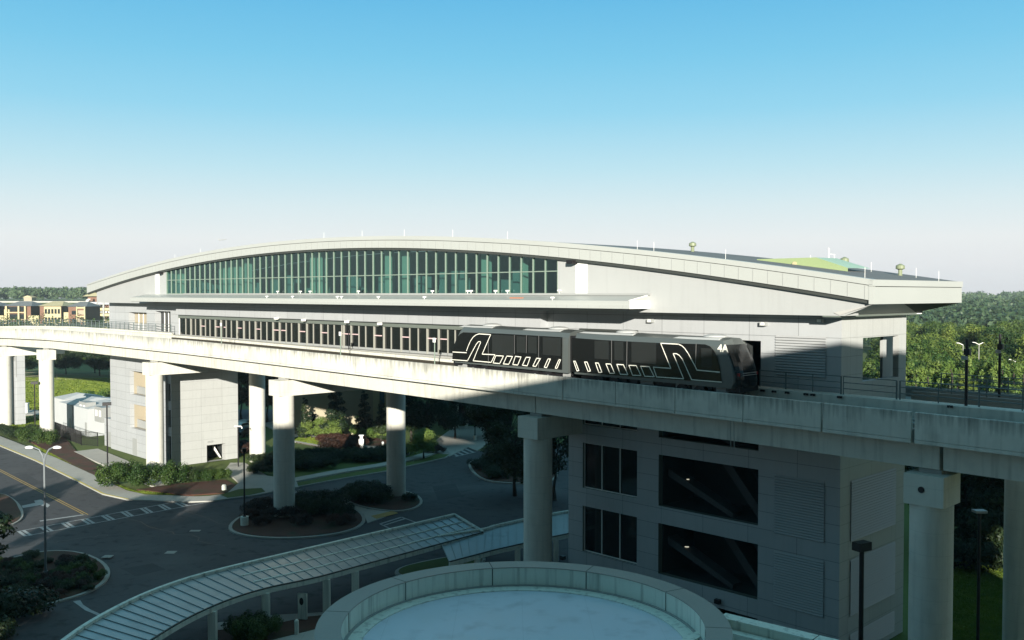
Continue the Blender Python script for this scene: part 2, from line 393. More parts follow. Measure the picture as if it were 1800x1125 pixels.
tree_proto('oak3', 'round', 14, 6.5, 'leafA', 16000, .18, seed=5)
tree_proto('dkoak', 'round', 12, 5.5, 'leafD', 16000, .17, seed=6)
tree_proto('dkoak2', 'round', 12, 5, 'leafD', 14000, .17, seed=16)
tree_proto('plume1', 'plume', 12, 2.6, 'leafY', 11000, .15, seed=7)
tree_proto('plume2', 'plume', 12, 2.2, 'leafB', 11000, .15, seed=8)
tree_proto('spruce', 'cone', 12, 4, 'leafD', 14000, .16, seed=9)
tree_proto('lowtree', 'round', 4.2, 2.5, 'leafB', 9000, .085, seed=10)
tree_proto('bushG', 'bush', 1.6, 1.3, 'leafA', 4500, .06, trunk=False, seed=11)
tree_proto('bushB', 'bush', 1.6, 1.3, 'leafB', 4500, .06, trunk=False, seed=12)
tree_proto('bushD', 'bush', 1.3, 1.4, 'leafD', 4500, .06, trunk=False, seed=13)
tree_proto('bushR', 'bush', 1.5, 1.5, 'leafR', 3500, .07, trunk=False, seed=14)
tree_proto('cyp', 'cone', 7, 1.6, 'leafD', 7000, .11, seed=15)
M['undershade'] = mat('dark brown trough', (.035, .03, .02), .8)
# ------------------------------------------------------------------ ground, roads, pavements
def gp(pts): return [tuple(on_z(u, v))[:2] for u, v in pts]
def sheet(name, poly, z0, z1, m, kind='structure'):
    cx = sum(p[0] for p in poly) / len(poly); cy = sum(p[1] for p in poly) / len(poly)
    o = MB().prism(poly, z0, z1).build(name, m, None, (cx, cy, 0)); return tag(o, kind=kind)
gm = MB(); gm.add([(-1080, -80, -.06), (880, -80, -.06), (880, 1280, -.06), (-1080, 1280, -.06)], [(0, 1, 2, 3)])
tag(gm.build('ground', M['grass']), kind='structure')
kerb = [(0, 785), (60, 810), (125, 842), (180, 870), (225, 880), (325, 884), (375, 882), (450, 872), (520, 858), (600, 843), (677, 830), (740, 816), (783, 806), (793, 800), (783, 790), (775, 783)]
kw = gp(kerb)
far2 = gp([(822, 786), (838, 793), (900, 786), (1000, 779)])
left_edge = gp([(0, 785)])[0]
d0 = Vector((kw[0][0] - kw[1][0], kw[0][1] - kw[1][1])).normalized()
kfar = (kw[0][0] + d0.x * 60, kw[0][1] + d0.y * 60)
road = [kfar] + kw + far2 + [(14, 140), (12, 95), (24, 62), (28, 5), (-120, 5), (-140, 60), (kfar[0] - 14, kfar[1] - 12)]
sheet('road', road, -.5, 0.0, M['asphalt'])
# pavement band beside the road on the left and its continuation
def band(name, line, w, z0, z1, m, side=1):
    out = []
    for i, p in enumerate(line):
        a = Vector(line[max(0, i - 1)]); b = Vector(line[min(len(line) - 1, i + 1)]); d = (b - a).normalized()
        out.append((p[0] - d.y * w * side, p[1] + d.x * w * side))
    mb = MB(); n = len(line)
    vs = [(x, y, z1) for x, y in line] + [(x, y, z1) for x, y in out] + [(x, y, z0) for x, y in line] + [(x, y, z0) for x, y in out]
    fs = []
    for i in range(n - 1):
        fs += [(i, i + 1, n + i + 1, n + i), (2 * n + i, 2 * n + i + 1, i + 1, i), (n + i, n + i + 1, 3 * n + i + 1, 3 * n + i)]
    fs += [(0, n, 3 * n, 2 * n), (n - 1, 3 * n - 1, 4 * n - 1, 2 * n - 1)]
    mb.add(vs, fs); cx, cy = line[n // 2]
    tag(mb.build(name, m, None, (cx, cy, 0)), kind='structure'); return out
k1 = [kfar] + kw[:9]
e1 = band('kerb', k1, .22, -.1, .145, M['kerb'])
band('pavement', e1, 2.6, -.1, .13, M['walk'])
tag(MB().add([(x, y, .151) for x, y in (kfar, *kw[:5])] + [(x, y, .151) for x, y in (e1[0], *e1[1:6])], [(i, i + 1, 7 + i, 6 + i) for i in range(5)]).build('yellow_kerb_paint', M['kerb_y']), kind='structure')
k2 = kw[8:]
e2 = band('kerb', k2, .22, -.1, .145, M['kerb'])
e3 = band('grass_verge', e2[:6], 2.0, -.1, .12, M['grass'])
walk2 = gp([(440, 872), (517, 848), (600, 832), (677, 820), (742, 806), (770, 797)])
band('pavement', walk2, 1.9, -.1, .135, M['walk'])
sheet('pavement', gp([(400, 868), (450, 868), (525, 858), (520, 845), (470, 838), (430, 815), (405, 815), (395, 828), (420, 850)]), -.1, .14, M['walk'])
sheet('grass_verge', gp([(388, 872), (420, 862), (460, 860), (466, 866), (440, 872), (400, 877)]), .0, .165, M['grass'])
sheet('pavement', gp([(130, 795), (172, 790), (250, 822), (300, 850), (285, 862), (240, 845)]), -.1, .128, M['walk'])
sheet('plaza_paving', gp([(745, 790), (800, 750), (880, 750), (870, 772), (838, 793), (822, 787), (790, 803)]), -.1, .10, M['walk'])
sheet('mulch_bed', gp([(50, 775), (108, 762), (135, 795), (195, 835), (210, 850), (150, 832), (95, 800)]), -.1, .10, M['mulch'])
sheet('mulch_bed', gp([(520, 772), (600, 765), (690, 770), (700, 785), (640, 800), (520, 778)]), -.1, .10, M['mulch'])
sheet('driveway', gp([(460, 745), (520, 778), (640, 800), (720, 800), (720, 787), (650, 785), (540, 765), (490, 740)]), -.3, .115, M['walk'])
sheet('service_road', gp([(-120, 734), (0, 731), (65, 729), (92, 733), (95, 728), (62, 721), (0, 722), (-120, 723)]), -.3, .05, M['walk'])
sheet('mulch_bed', gp([(240, 862), (300, 853), (395, 845), (440, 866), (395, 868), (330, 872)]), .0, .138, M['mulch'])
# far lot seen between the columns
sheet('parking_lot', gp([(415, 745), (480, 745), (480, 720), (415, 720)]), -.3, .03, M['asphalt'])
# traffic islands
def inset(poly, w):
    c = Vector((sum(p[0] for p in poly) / len(poly), sum(p[1] for p in poly) / len(poly)))
    return [tuple(c + (Vector(p) - c) * max(0, 1 - w / (Vector(p) - c).length)) for p in poly]
def island(pix, m):
    p = gp(pix); sheet('traffic_island', p, -.1, .15, M['kerb']); sheet('planting_bed', inset(p, .35), .0, .19, M[m])
def smoothpoly(p, it=2):
    for _ in range(it):
        q = []
        for i in range(len(p)):
            a = p[i]; b = p[(i + 1) % len(p)]
            q += [(a[0] * .75 + b[0] * .25, a[1] * .75 + b[1] * .25), (a[0] * .25 + b[0] * .75, a[1] * .25 + b[1] * .75)]
        p = q
    return p
island(smoothpoly([(395, 930), (420, 943), (480, 949), (560, 946), (625, 934), (648, 915), (625, 893), (570, 880), (490, 886), (425, 905)]), 'mulch')
island(smoothpoly([(602, 875), (615, 888), (665, 899), (715, 901), (746, 888), (738, 872), (705, 862), (650, 858), (612, 862)]), 'mulch')
island(smoothpoly([(-90, 1010), (0, 988), (70, 970), (140, 970), (190, 992), (196, 1018), (160, 1044), (90, 1064), (0, 1090), (-90, 1120)]), 'mulch')
island(smoothpoly([(818, 818), (838, 806), (900, 800), (980, 815), (980, 850), (900, 852), (845, 846)]), 'mulch')
island(smoothpoly([(-80, 870), (0, 866), (28, 880), (43, 900), (38, 918), (0, 932), (-80, 945)]), 'mulch')
island(smoothpoly([(690, 1003), (750, 987), (820, 976), (860, 982), (840, 996), (770, 1010), (700, 1018)]), 'grass')
sheet('pavement', gp([(380, 1098), (470, 1085), (640, 1075), (640, 1140), (380, 1150)]), -.1, .14, M['walk'])
sheet('planting_bed', gp([(380, 1112), (470, 1104), (540, 1088), (590, 1083), (560, 1108), (480, 1128), (380, 1140)]), .0, .18, M['mulch'])
sheet('median_pavement', gp([(592, 884), (606, 876), (646, 896), (700, 898), (670, 912), (646, 920), (640, 905)]), -.1, .06, M['walk'])
sheet('tactile_paving', gp([(652, 908), (690, 899), (700, 903), (662, 913)]), .05, .075, M['liney'])
# patches and sealed cracks in the asphalt
mb = MB()
for pl in ([(235, 925), (330, 908), (352, 916), (258, 935)], [(640, 850), (700, 838), (730, 846), (668, 860)], [(215, 1000), (268, 990), (292, 1001), (238, 1013)], [(760, 855), (800, 850), (812, 872), (770, 880)], [(20, 838), (46, 832), (75, 850), (48, 856)]):
    mb.add([(*tuple(on_z(u, v))[:2], .0035) for u, v in pl], [tuple(range(len(pl)))])
tag(mb.build('asphalt_patch', M['asphalt2']), kind='structure')
mb = MB(); rc_ = random.Random(21)
for (u0, v0, u1, v1) in ((200, 905, 400, 962), (330, 900, 620, 985), (560, 860, 900, 900), (20, 960, 200, 940), (420, 975, 660, 960), (700, 870, 880, 850)):
    pts_ = []
    for i in range(15):
        t = i / 14; p = on_z(u0 + (u1 - u0) * t, v0 + (v1 - v0) * t); pts_.append((p.x + rc_.uniform(-.5, .5), p.y + rc_.uniform(-.5, .5)))
    for a, b in zip(pts_, pts_[1:]):
        a = Vector(a); b = Vector(b); d = (b - a).normalized(); n = Vector((-d.y, d.x)) * .035
        mb.add([(*(a - n), .0045), (*(b - n), .0045), (*(b + n), .0045), (*(a + n), .0045)], [(0, 1, 2, 3)])
tag(mb.build('crack_sealant', M['black']), kind='structure')
# markings
def line_seg(mb, a, b, w, z=.006):
    a = Vector(a[:2]); b = Vector(b[:2]); d = (b - a).normalized(); n = Vector((-d.y, d.x)) * (w / 2)
    mb.add([(*(a - n), z), (*(b - n), z), (*(b + n), z), (*(a + n), z)], [(0, 1, 2, 3)])
def g2(u, v): p = on_z(u, v); return (p.x, p.y)
def lerp(a, b, t): return (a[0] + (b[0] - a[0]) * t, a[1] + (b[1] - a[1]) * t)
mb = MB(); a0, a1 = g2(32, 934), g2(296, 884.5); b0, b1 = g2(46, 942), g2(367, 882.5)
line_seg(mb, a0, a1, .16); line_seg(mb, b0, b1, .16)
T0 = [x / 7.15 for x in range(8)]
rung = [((130, 355), (180, 390)), ((165, 350), (218, 385)), ((285, 325), (335, 360)), ((315, 320), (370, 355)), ((435, 297), (485, 330)), ((465, 292), (522, 328)), ((575, 272), (630, 305)), ((608, 268), (662, 300)), ((715, 245), (770, 278)), ((742, 240), (805, 275)), ((852, 218), (905, 252)), ((880, 213), (935, 250)), ((988, 193), (1040, 228)), ((1015, 189), (1072, 224)), ((1115, 172), (1170, 205)), ((1140, 168), (1200, 200)), ((1232, 155), (1290, 182)), ((1262, 152), (1325, 178))]
for (p, q) in rung: line_seg(mb, g2(p[0] / 4, p[1] / 4 + 845), g2(q[0] / 4, q[1] / 4 + 845), .3, .0065)
tag(mb.build('crosswalk_marking', M['linew']), kind='structure')
mb = MB(); line_seg(mb, g2(70, 916), g2(150, 904.5), .4); line_seg(mb, g2(0, 1109), g2(8, 1107), .3)
tag(mb.build('stop_line_marking', M['linew']), kind='structure')
mb = MB()
for off in (-.16, .16):
    a = Vector(g2(-60, 796)); b = Vector(g2(152, 905)); n = Vector((-(b - a).y, (b - a).x)).normalized() * off; line_seg(mb, a + n, b + n, .13)
tag(mb.build('centre_line_marking', M['liney']), kind='structure')
mb = MB()
for p in ([(128, 1057), (141, 1055), (146, 1063), (160, 1072), (178, 1080), (172, 1082), (150, 1073), (135, 1062)], [(60, 880), (72, 878), (88, 888), (84, 892), (70, 888), (40, 893), (38, 889), (62, 884)]):
    mb.add([(*g2(u, v), .007) for u, v in p], [tuple(range(len(p)))])
tag(mb.build('arrow_marking', M['linew']), kind='structure')
mb = MB()
c = [g2(525, 861), g2(588, 877), g2(530, 884), g2(490, 870)]
line_seg(mb, c[0], c[1], .2); line_seg(mb, c[3], c[2], .2)
for t in (.1, .3, .5, .7, .9): line_seg(mb, lerp(c[0], c[1], t), lerp(c[3], c[2], t), .3, .0065)
c = [g2(668, 921), g2(706, 909), g2(733, 919), g2(692, 932)]
line_seg(mb, c[0], c[3], .2); line_seg(mb, c[1], c[2], .2); line_seg(mb, c[0], c[1], .3, .0065); line_seg(mb, lerp(c[0], c[3], .25), lerp(c[1], c[2], .25), .3, .0065)
c = [g2(787, 797), g2(818, 786.5), g2(836, 794.5), g2(800, 803)]
line_seg(mb, c[0], c[1], .2); line_seg(mb, c[3], c[2], .2)
for t in (.15, .4, .65, .9): line_seg(mb, lerp(c[0], c[1], t), lerp(c[3], c[2], t), .45, .0065)
tag(mb.build('crosswalk_marking', M['linew']), kind='structure')
mb = MB(); p = g2(300, 971); mb.box(p[0] - .45, p[0] + .45, p[1] - .45, p[1] + .45, -.02, .012)
p = g2(343, 933); mb.box(p[0] - .5, p[0] + .5, p[1] - .3, p[1] + .3, -.02, .012); p = g2(189, 981); mb.box(p[0] - .4, p[0] + .4, p[1] - .4, p[1] + .4, .1, .16)
tag(mb.build('utility_cover', M['kerb']), kind='structure')

# ------------------------------------------------------------------ station building
SB = LT('station_building', 'long pale station building under a shallow arched roof with a green glass clerestory', 'station building', (11.95, 0, 0))
def interp(c, s):
    if s <= c[0][0]: return c[0][1] + (c[1][1] - c[0][1]) / (c[1][0] - c[0][0]) * (s - c[0][0])
    for (a, za), (b, zb) in zip(c, c[1:]):
        if s <= b: return za + (zb - za) * (s - a) / (b - a)
    return zb + (zb - c[-2][1]) / (c[-1][0] - c[-2][0]) * (s - c[-1][0])
def curve(pts, o):
    c = sorted(on_o(u, v, o) for u, v in pts)
    # light smoothing by quadratic fit residual averaging
    xs = np.array([p[0] for p in c]); zs = np.array([p[1] for p in c]); k = np.polyfit(xs, zs, 5)
    g = np.linspace(xs[0], xs[-1], 96); return [(float(x), float(np.polyval(k, x))) for x in g]
OF = 2.2
c_top = curve([(152.5, 500), (182.5, 489), (237, 472.5), (300, 454), (362, 441), (450, 430), (550, 419.5), (675, 415.5), (800, 416), (900, 420), (1025, 429), (1150, 441), (1275, 457), (1350, 467), (1450, 479), (1535, 490)], OF)
c_seam = curve([(152.5, 502), (237, 477), (362, 446), (450, 436.5), (550, 427), (675, 422.5), (800, 424), (900, 429), (1025, 437.5), (1150, 451), (1275, 467), (1350, 477.5), (1450, 490), (1535, 502)], OF)
c_bot = curve([(155, 514), (175, 507.5), (237, 487.5), (300, 471), (362, 459), (450, 447), (550, 439), (625, 436), (700, 436), (800, 439), (900, 444.5), (1000, 452.5), (1100, 464), (1200, 479), (1275, 489.5), (1350, 500), (1450, 515), (1535, 527.5)], OF)
sL = c_top[-1][0]; sR = c_top[0][0]
grid = list(np.linspace(sR, sL, 121))
def strip(mb, cb, ct, y0, y1, m=0):
    for a, b in zip(grid, grid[1:]):
        mb.xz([(a, interp(cb, a)), (b, interp(cb, b)), (b, interp(ct, b)), (a, interp(ct, a))], y0, y1, m)
def strip2(mb, cb, ct, y0, y1):     # open strip: front, back, top, bottom only
    n = len(grid); vs = []
    for a in grid: vs += [(a, y1, interp(cb, a)), (a, y1, interp(ct, a)), (a, y0, interp(ct, a)), (a, y0, interp(cb, a))]
    fs = []
    for i in range(n - 1):
        for k in range(4):
            p = 4 * i + k; q = 4 * i + (k + 1) % 4; fs.append((p, q, q + 4, p + 4))
    fs += [(0, 3, 2, 1), (4 * n - 4, 4 * n - 3, 4 * n - 2, 4 * n - 1)]
    mb.add(vs, fs)
mb = MB(); strip2(mb, c_bot, c_seam, 1.9, OF)
x = sR + .5
while x < sL - .3:
    zb, zt = interp(c_bot, x), interp(c_seam, x); mb.box(x - .02, x + .02, OF, OF + .012, zb + .03, zt - .03, 1); x += 1.06
SB.part(mb, 'fascia', [M['fascia'], M['grey']])
mb = MB(); strip2(mb, [(s, z + .04) for s, z in c_seam], c_top, 1.6, OF + .05); SB.part(mb, 'roof_edge_trim', M['fascia'])
mb = MB(); cu = [(s, z - .22) for s, z in c_bot]; strip2(mb, cu, [(s, z - .002) for s, z in c_bot], 1.85, OF - .12); SB.part(mb, 'painted_shadow_line', M['dark'])  # dark strip painting the shadow line under the fascia
BK = -11.1
mb = MB(); n = len(grid); vs = []
for a in grid:
    zt = interp(c_top, a); vs += [(a, 1.6, zt - .03), (a, BK, zt - .03), (a, BK, zt - .5), (a, 1.6, zt - .5)]
fs = []
for i in range(n - 1):
    for k in range(4):
        p = 4 * i + k; q = 4 * i + (k + 1) % 4; fs.append((p, q, q + 4, p + 4))
mb.add(vs, fs); SB.part(mb, 'roof', M['roof'])
# end fascia of the roof at the right
zt = c_top[0][1]; zse = c_seam[0][1]; zb = on_s(1640, 533, sR)[1]
mb = MB(); mb.box(sR - .02, sR + .25, BK, OF + .02, zb, zse - .03); mb.box(sR - .07, sR + .25, BK - .05, OF + .05, zse + .01, zt)
SB.part(mb, 'end_fascia', M['fascia'])
oa_ = on_s(1590, 534, sR)[0]; ZE = zb - .68
mb = MB(); mb.add([(sR + .02, BK, zb), (sR + .02, oa_, zb), (11.25, -9.25, ZE)], [(0, 1, 2)]); mb.box(sR + .25, 14, BK, 1.7, zb - .02, zb + .1); SB.part(mb, 'soffit', M['dark'])  # triangle: dark reflection and shade of the sloped soffit, painted as colour
zl = c_bot[-1][1]
mb = MB(); mb.box(sL - .3, sL, BK, OF - .02, zl, c_top[-1][1] - .02); SB.part(mb, 'end_fascia', M['fascia'])
# upper wall
Z1 = on_o(1350, 553, 1.8)[1]; ZG = on_o(980, 517.5, 1.8)[1]
g0 = S_(980, 1.8); g1 = S_(293, 1.8)
mb = MB()
def wall_top(s): return interp(c_bot, s) + .15
def up_piece(s0, s1, zb, o0=1.5, o1=1.8, n=24, zb2=None):
    for i in range(n):
        a = s0 + (s1 - s0) * i / n; b = s0 + (s1 - s0) * (i + 1) / n
        mb.add([(a, o1, zb), (b, o1, zb), (b, o1, wall_top(b)), (a, o1, wall_top(a))], [(3, 2, 1, 0)])
e_b = S_(1485, 1.8); e_t = S_(1537, 1.8); sLw = S_(170, 1.8)
up_piece(e_b, g0, ZG); up_piece(g1, sLw, ZG)
mb.add([(e_t, 1.8, wall_top(e_t)), (e_t, 1.8, zb - .0), (e_b, 1.8, ZG - .0), (e_b, 1.8, wall_top(e_b))], [(0, 3, 2, 1)])
mb.add([(e_t, 1.8, zb), (e_b, 1.8, Z1), (e_b, 1.8, ZG)], [(0, 2, 1)])
mb.add([(e_b, 1.8, Z1), (sLw, 1.8, Z1), (sLw, 1.8, ZG), (e_b, 1.8, ZG)], [(0, 3, 2, 1)])
mb.add([(sLw, 1.8, Z1), (sLw, BK + .4, Z1), (sLw, BK + .4, wall_top(sLw)), (sLw, 1.8, wall_top(sLw))], [(0, 1, 2, 3)])
for s in (g0, g1): mb.add([(s, 1.8, ZG), (s, 1.45, ZG), (s, 1.45, wall_top(s)), (s, 1.8, wall_top(s))], [(0, 1, 2, 3)])
mb.add([(g0, 1.8, ZG), (g1, 1.8, ZG), (g1, 1.45, ZG), (g0, 1.45, ZG)], [(0, 1, 2, 3)])
mb.box(e_b, sLw - .02, .0, 1.78, Z1, Z1 + .25)
SB.part(mb, 'upper_wall', M['clad_up'])
mb = MB()
for i in range(60):
    a = e_b + .5 + (sLw - e_b - .7) * i / 60; b = e_b + .5 + (sLw - e_b - .7) * (i + 1) / 60
    mb.add([(a, BK + .4, Z1), (b, BK + .4, Z1), (b, BK + .4, wall_top(b)), (a, BK + .4, wall_top(a))], [(0, 1, 2, 3)])
mb.box(e_b + .5, sLw - .2, BK + .5, 1.3, ZG - .3, ZG - .05)
for s in (g0 - .05, g1 + .05): mb.add([(s, 1.4, ZG), (s, BK + .4, ZG), (s, BK + .4, wall_top(s)), (s, 1.4, wall_top(s))], [(0, 1, 2, 3)])
for i in range(60):
    a = g0 + (g1 - g0) * i / 60; b = g0 + (g1 - g0) * (i + 1) / 60; za, zb2 = wall_top(a) + .02, wall_top(b) + .02
    mb.add([(a, 1.4, za), (b, 1.4, zb2), (b, BK + .4, zb2), (a, BK + .4, za)], [(0, 1, 2, 3)])
SB.part(mb, 'interior', M['intteal'])
for ua, ub, o in ((385, 407, -.2), (409, 421, -.3), (545, 557, .4), (559, 566, .4), (676, 686, .6), (704, 715, .6), (846, 857, .7), (914, 921, .7), (312, 320, .4), (430, 437, .4)):
    s0, s1 = S_(ub, o), S_(ua, o); mb = MB(); mb.box(s0, s1, o - .5, o, ZG, wall_top((s0 + s1) / 2) - .1); SB.part(mb, 'interior_column', M['intcol'])
rr = random.Random(5)
for i in range(46):
    s = g0 + 1 + (g1 - g0 - 2) * rr.random(); w = rr.uniform(.3, 1.6); o = rr.uniform(-6, .6); hh = rr.uniform(.7, 2.2)
    mb = MB(); mb.box(s, s + w, o - .3, o, ZG, ZG + hh); SB.part(mb, 'interior_furniture', M['intmid'])
for i in range(12): s = g0 + 3 + i * 5.6; mb = MB(); mb.box(s, s + 1.8, -9.9, -9.7, ZG + .2, ZG + 2.4); SB.part(mb, 'interior_panel', M['intmid'])
mb = MB(); mh = MB(); NBAY = 52; bw = (g1 - g0) / NBAY
for i in range(NBAY + 1):
    s = g0 + i * bw; mb.box(s - .03, s + .03, 1.62, 1.82, ZG, wall_top(s))
zm = on_o(980, 481, 1.8)[1]; zm2 = on_o(310, 489.5, 1.8)[1]
mb.box(g0, g1, 1.63, 1.78, (zm + zm2) / 2 - .04, (zm + zm2) / 2 + .04); mb.box(g0, g1, 1.63, 1.8, ZG - .02, ZG + .1)
cw = SB.part(mb, 'glazing_frame', M['mull'])
mb = MB()
for i in range(NBAY):
    a = g0 + i * bw; b = a + bw
    mb.add([(a, 1.7, ZG), (b, 1.7, ZG), (b, 1.7, wall_top(b)), (a, 1.7, wall_top(a))], [(3, 2, 1, 0)])
SB.part(mb, 'glazing', M['cwglass'], cw)
# canopy over the track edge
OC = 4.0
sc0 = on_o(1107, 543, OC)[0]; sc1 = S_(228, OC); zcb = on_o(1107, 543, OC)[1]; zcf = on_o(1107, 529, OC)[1]; zct = on_o(1138, 519, 1.8)[1]
mb = MB(); mb.yz([(1.8, zcb), (OC, zcb), (OC, zcb + .28), (OC - .06, zcb + .28), (OC - .06, zcf), (1.8, zct)][::-1], sc0, sc1)
x = sc0 + .6
while x < sc1: mb.box(x, x + .02, OC, OC + .01, zcb + .02, zcb + .26, 1); x += 1.06
can = SB.part(mb, 'canopy', [M['fascia'], M['grey']])
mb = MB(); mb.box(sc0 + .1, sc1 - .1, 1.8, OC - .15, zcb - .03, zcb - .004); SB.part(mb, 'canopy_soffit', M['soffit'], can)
mb = MB(); mb.box(sc0 - .02, sc0 - .003, 1.8, OC + .02, zcb - .0, zcf + .0); mb.yz([(1.8, zct + .06), (OC, zcf + .06), (OC, zcf), (1.8, zct)], sc0 - .02, sc0 + .1); SB.part(mb, 'canopy_end_panel', M['white'], can)
mb = MB(); mb.box(sc0 - .1, sc1 - 12, 1.8, 2.05, zct - .02, zct + .14); SB.part(mb, 'canopy_gutter', M['grey'], can)
rr = random.Random(3)
for u in (469, 488, 514, 528, 545, 593, 600, 630, 665, 746, 760, 822, 828, 871, 892, 971, 983):
    o_ = 3.7 if rr.random() < .4 else 2.0; s = S_(u, o_); zz = zcf if o_ > 3 else zct + .14
    mb = MB(); mb.tube((s, o_, zz - .05), (s, o_, zz + .16), .04); mb.box(s - .12, s + .12, o_ - .1, o_ + .1, zz + .15, zz + .27)
    SB.part(mb, 'floodlight', M['white'], can)
mb = MB(); s = S_(905, 3.2); mb.box(s - .8, s + .6, 3.0, 3.2, zcf + .06, zcf + .2); SB.part(mb, 'orange_warning_strip', M['orange'], can)
# white door and floodlight on the upper wall
def fr(u0, v0, u1, v1, o): a = on_o(u0, v0, o); b = on_o(u1, v1, o); return min(a[0], b[0]), max(a[0], b[0]), min(a[1], b[1]), max(a[1], b[1])
for u0, u1, vt in ((1011.5, 1032, 461), (272.5, 280, 481)):
    a, b, c, d = fr(u0, vt, u1, 517, 1.83); mb = MB(); mb.box(a, b, 1.8, 1.83, c, d); SB.part(mb, 'access_door', M['white'])
for u, v in ((1005, 461), (281, 480)):
    s, z = on_o(u, v, 2.2); mb = MB(); mb.box(s - .3, s + .3, 1.9, 2.5, z - .12, z + .16); mb.box(s - .05, s + .05, 1.8, 1.95, z - .1, z + .1); SB.part(mb, 'floodlight', M['black'])
# platform level wall
def wallgrid(mb, x0, x1, z0, z1, holes, plane, depth, axis='s', m=0, mr=None):
    xs = sorted({x0, x1, *[h[0] for h in holes], *[h[1] for h in holes]}); zs = sorted({z0, z1, *[h[2] for h in holes], *[h[3] for h in holes]})
    xs = [x for x in xs if x0 <= x <= x1]; zs = [z for z in zs if z0 <= z <= z1]
    def P(x, z, d): return (x, plane - d, z) if axis == 's' else (plane + d, x, z)
    flip = axis != 's'
    def Q(a, b, c, d, mm): mb.add([a, b, c, d], [(3, 2, 1, 0) if not flip else (0, 1, 2, 3)], mm)
    for a, b in zip(xs, xs[1:]):
        for c, d in zip(zs, zs[1:]):
            mx_, mz = (a + b) / 2, (c + d) / 2
            if any(h[0] < mx_ < h[1] and h[2] < mz < h[3] for h in holes): continue
            Q(P(a, c, 0), P(b, c, 0), P(b, d, 0), P(a, d, 0), m)
    for h in holes:
        a, b, c, d = h[:4]; q = mr if mr is not None else m
        mb.add([P(a, c, 0), P(b, c, 0), P(b, c, depth), P(a, c, depth)], [(0, 1, 2, 3)], q); mb.add([P(a, d, 0), P(b, d, 0), P(b, d, depth), P(a, d, depth)], [(3, 2, 1, 0)], q)
        mb.add([P(a, c, 0), P(a, d, 0), P(a, d, depth), P(a, c, depth)], [(3, 2, 1, 0)], q); mb.add([P(b, c, 0), P(b, d, 0), P(b, d, depth), P(b, c, depth)], [(0, 1, 2, 3)], q)
ZP = 17.9; sr0 = 11.95; sr1 = S_(1000, 0); sl0 = S_(299, 0); sl1 = S_(192, 0); sd1 = S_(316, .2)
DEP = 9.4
TOPW = Z1 + .2
def vz(u, v): return on_o(u, v, 0)[1]
# right tower front: windows, big openings
wa, wb = S_(1121, 0), S_(1025, 0); oa, ob = S_(1335.5, 0), S_(1159, 0)
z2t, z2b, z3t, z3b = vz(1026, 778), vz(1026, 857.5), vz(1026, 889), vz(1026, 969)
o2t, o2b, o3t, o3b = vz(1159, 799), vz(1159, 889), vz(1159, 919.5), vz(1159, 1008.5)
FL = ((z2b - z3b) + (o2b - o3b)) / 2
wins = [(wa, wb, z2b + FL, z2t + FL), (wa, wb, z2b, z2t), (wa, wb, z3b, z3t), (wa, wb, max(.3, z3b - FL), z3t - FL)]
opens = [(oa, ob, o2b + FL, min(16.6, o2t + FL)), (oa, ob, o2b, o2t), (oa, ob, o3b, o3t), (oa, ob, max(.3, o3b - FL), o3t - FL)]
wins[0] = (wa, wb, z2b + FL, min(16.6, z2t + FL))
dr = fr(1303, 598, 1337, 668, 0); slot = fr(1022, 577, 1122, 584.5, 0)
mb = MB(); wallgrid(mb, sr0, sr1, 0, TOPW, wins + opens + [(dr[0], dr[1], 17.3, dr[3])], 0, .5, mr=1)
mb.add([(sr0, 0, 0), (sr0, -DEP, 0), (sr0, -DEP, 0), (sr0, 0, 0)], [])
mb.add([(sr0, -DEP, 0), (sr1, -DEP, 0), (sr1, -DEP, 17), (sr0, -DEP, 17)], [(0, 1, 2, 3)])
mb.add([(sr1, 0, 0), (sr1, -DEP, 0), (sr1, -DEP, 16.6), (sr1, 0, 16.6)], [(0, 3, 2, 1)])
tw = SB.part(mb, 'stair_tower', [M['clad'], M['header']])
# end face of the right tower, with its platform-level opening
oe = [on_s(1517, 594, sr0), on_s(1580, 591, sr0), on_s(1517, 671, sr0)]
eh = (oe[1][0], oe[0][0], oe[2][1], oe[0][1])
mb = MB(); wallgrid(mb, -DEP, 0, 0, TOPW, [eh], sr0, .4, axis='o')
SB.part(mb, 'end_wall', M['clad_end'], tw)
mb = MB(); mb.add([(sr0 + .4, eh[1] + .2, eh[2] - 1), (sr0 + 5, eh[1] + .2, eh[2] - 1), (sr0 + 5, eh[1] + .2, eh[3] + .5), (sr0 + .4, eh[1] + .2, eh[3] + .5)], [(0, 1, 2, 3)])
mb.add([(sr0 + 5, 0, 17.4), (sr0 + 5, -DEP, 17.4), (sr0 + 5, -DEP, 22), (sr0 + 5, 0, 22)], [(0, 1, 2, 3)])
mb.box(sr0 + .4, sr0 + 5, -DEP, -.6, 17.1, 17.4); mb.box(sr0 + .4, sr0 + 5, -DEP, -.6, eh[3] + .3, eh[3] + .5)
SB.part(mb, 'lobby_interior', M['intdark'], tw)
mb = MB(); ia, ib = on_s(1552, 600, sr0 + 1.2)[0], on_s(1592, 600, sr0 + 1.2)[0]; mb.box(sr0 + 1.2, sr0 + 1.4, ib, ia, 17.4, eh[3] + .2); SB.part(mb, 'inner_wall', M['clad_up'], tw)
M['stair'] = mat('dim stair concrete', (.055, .055, .055), .8)
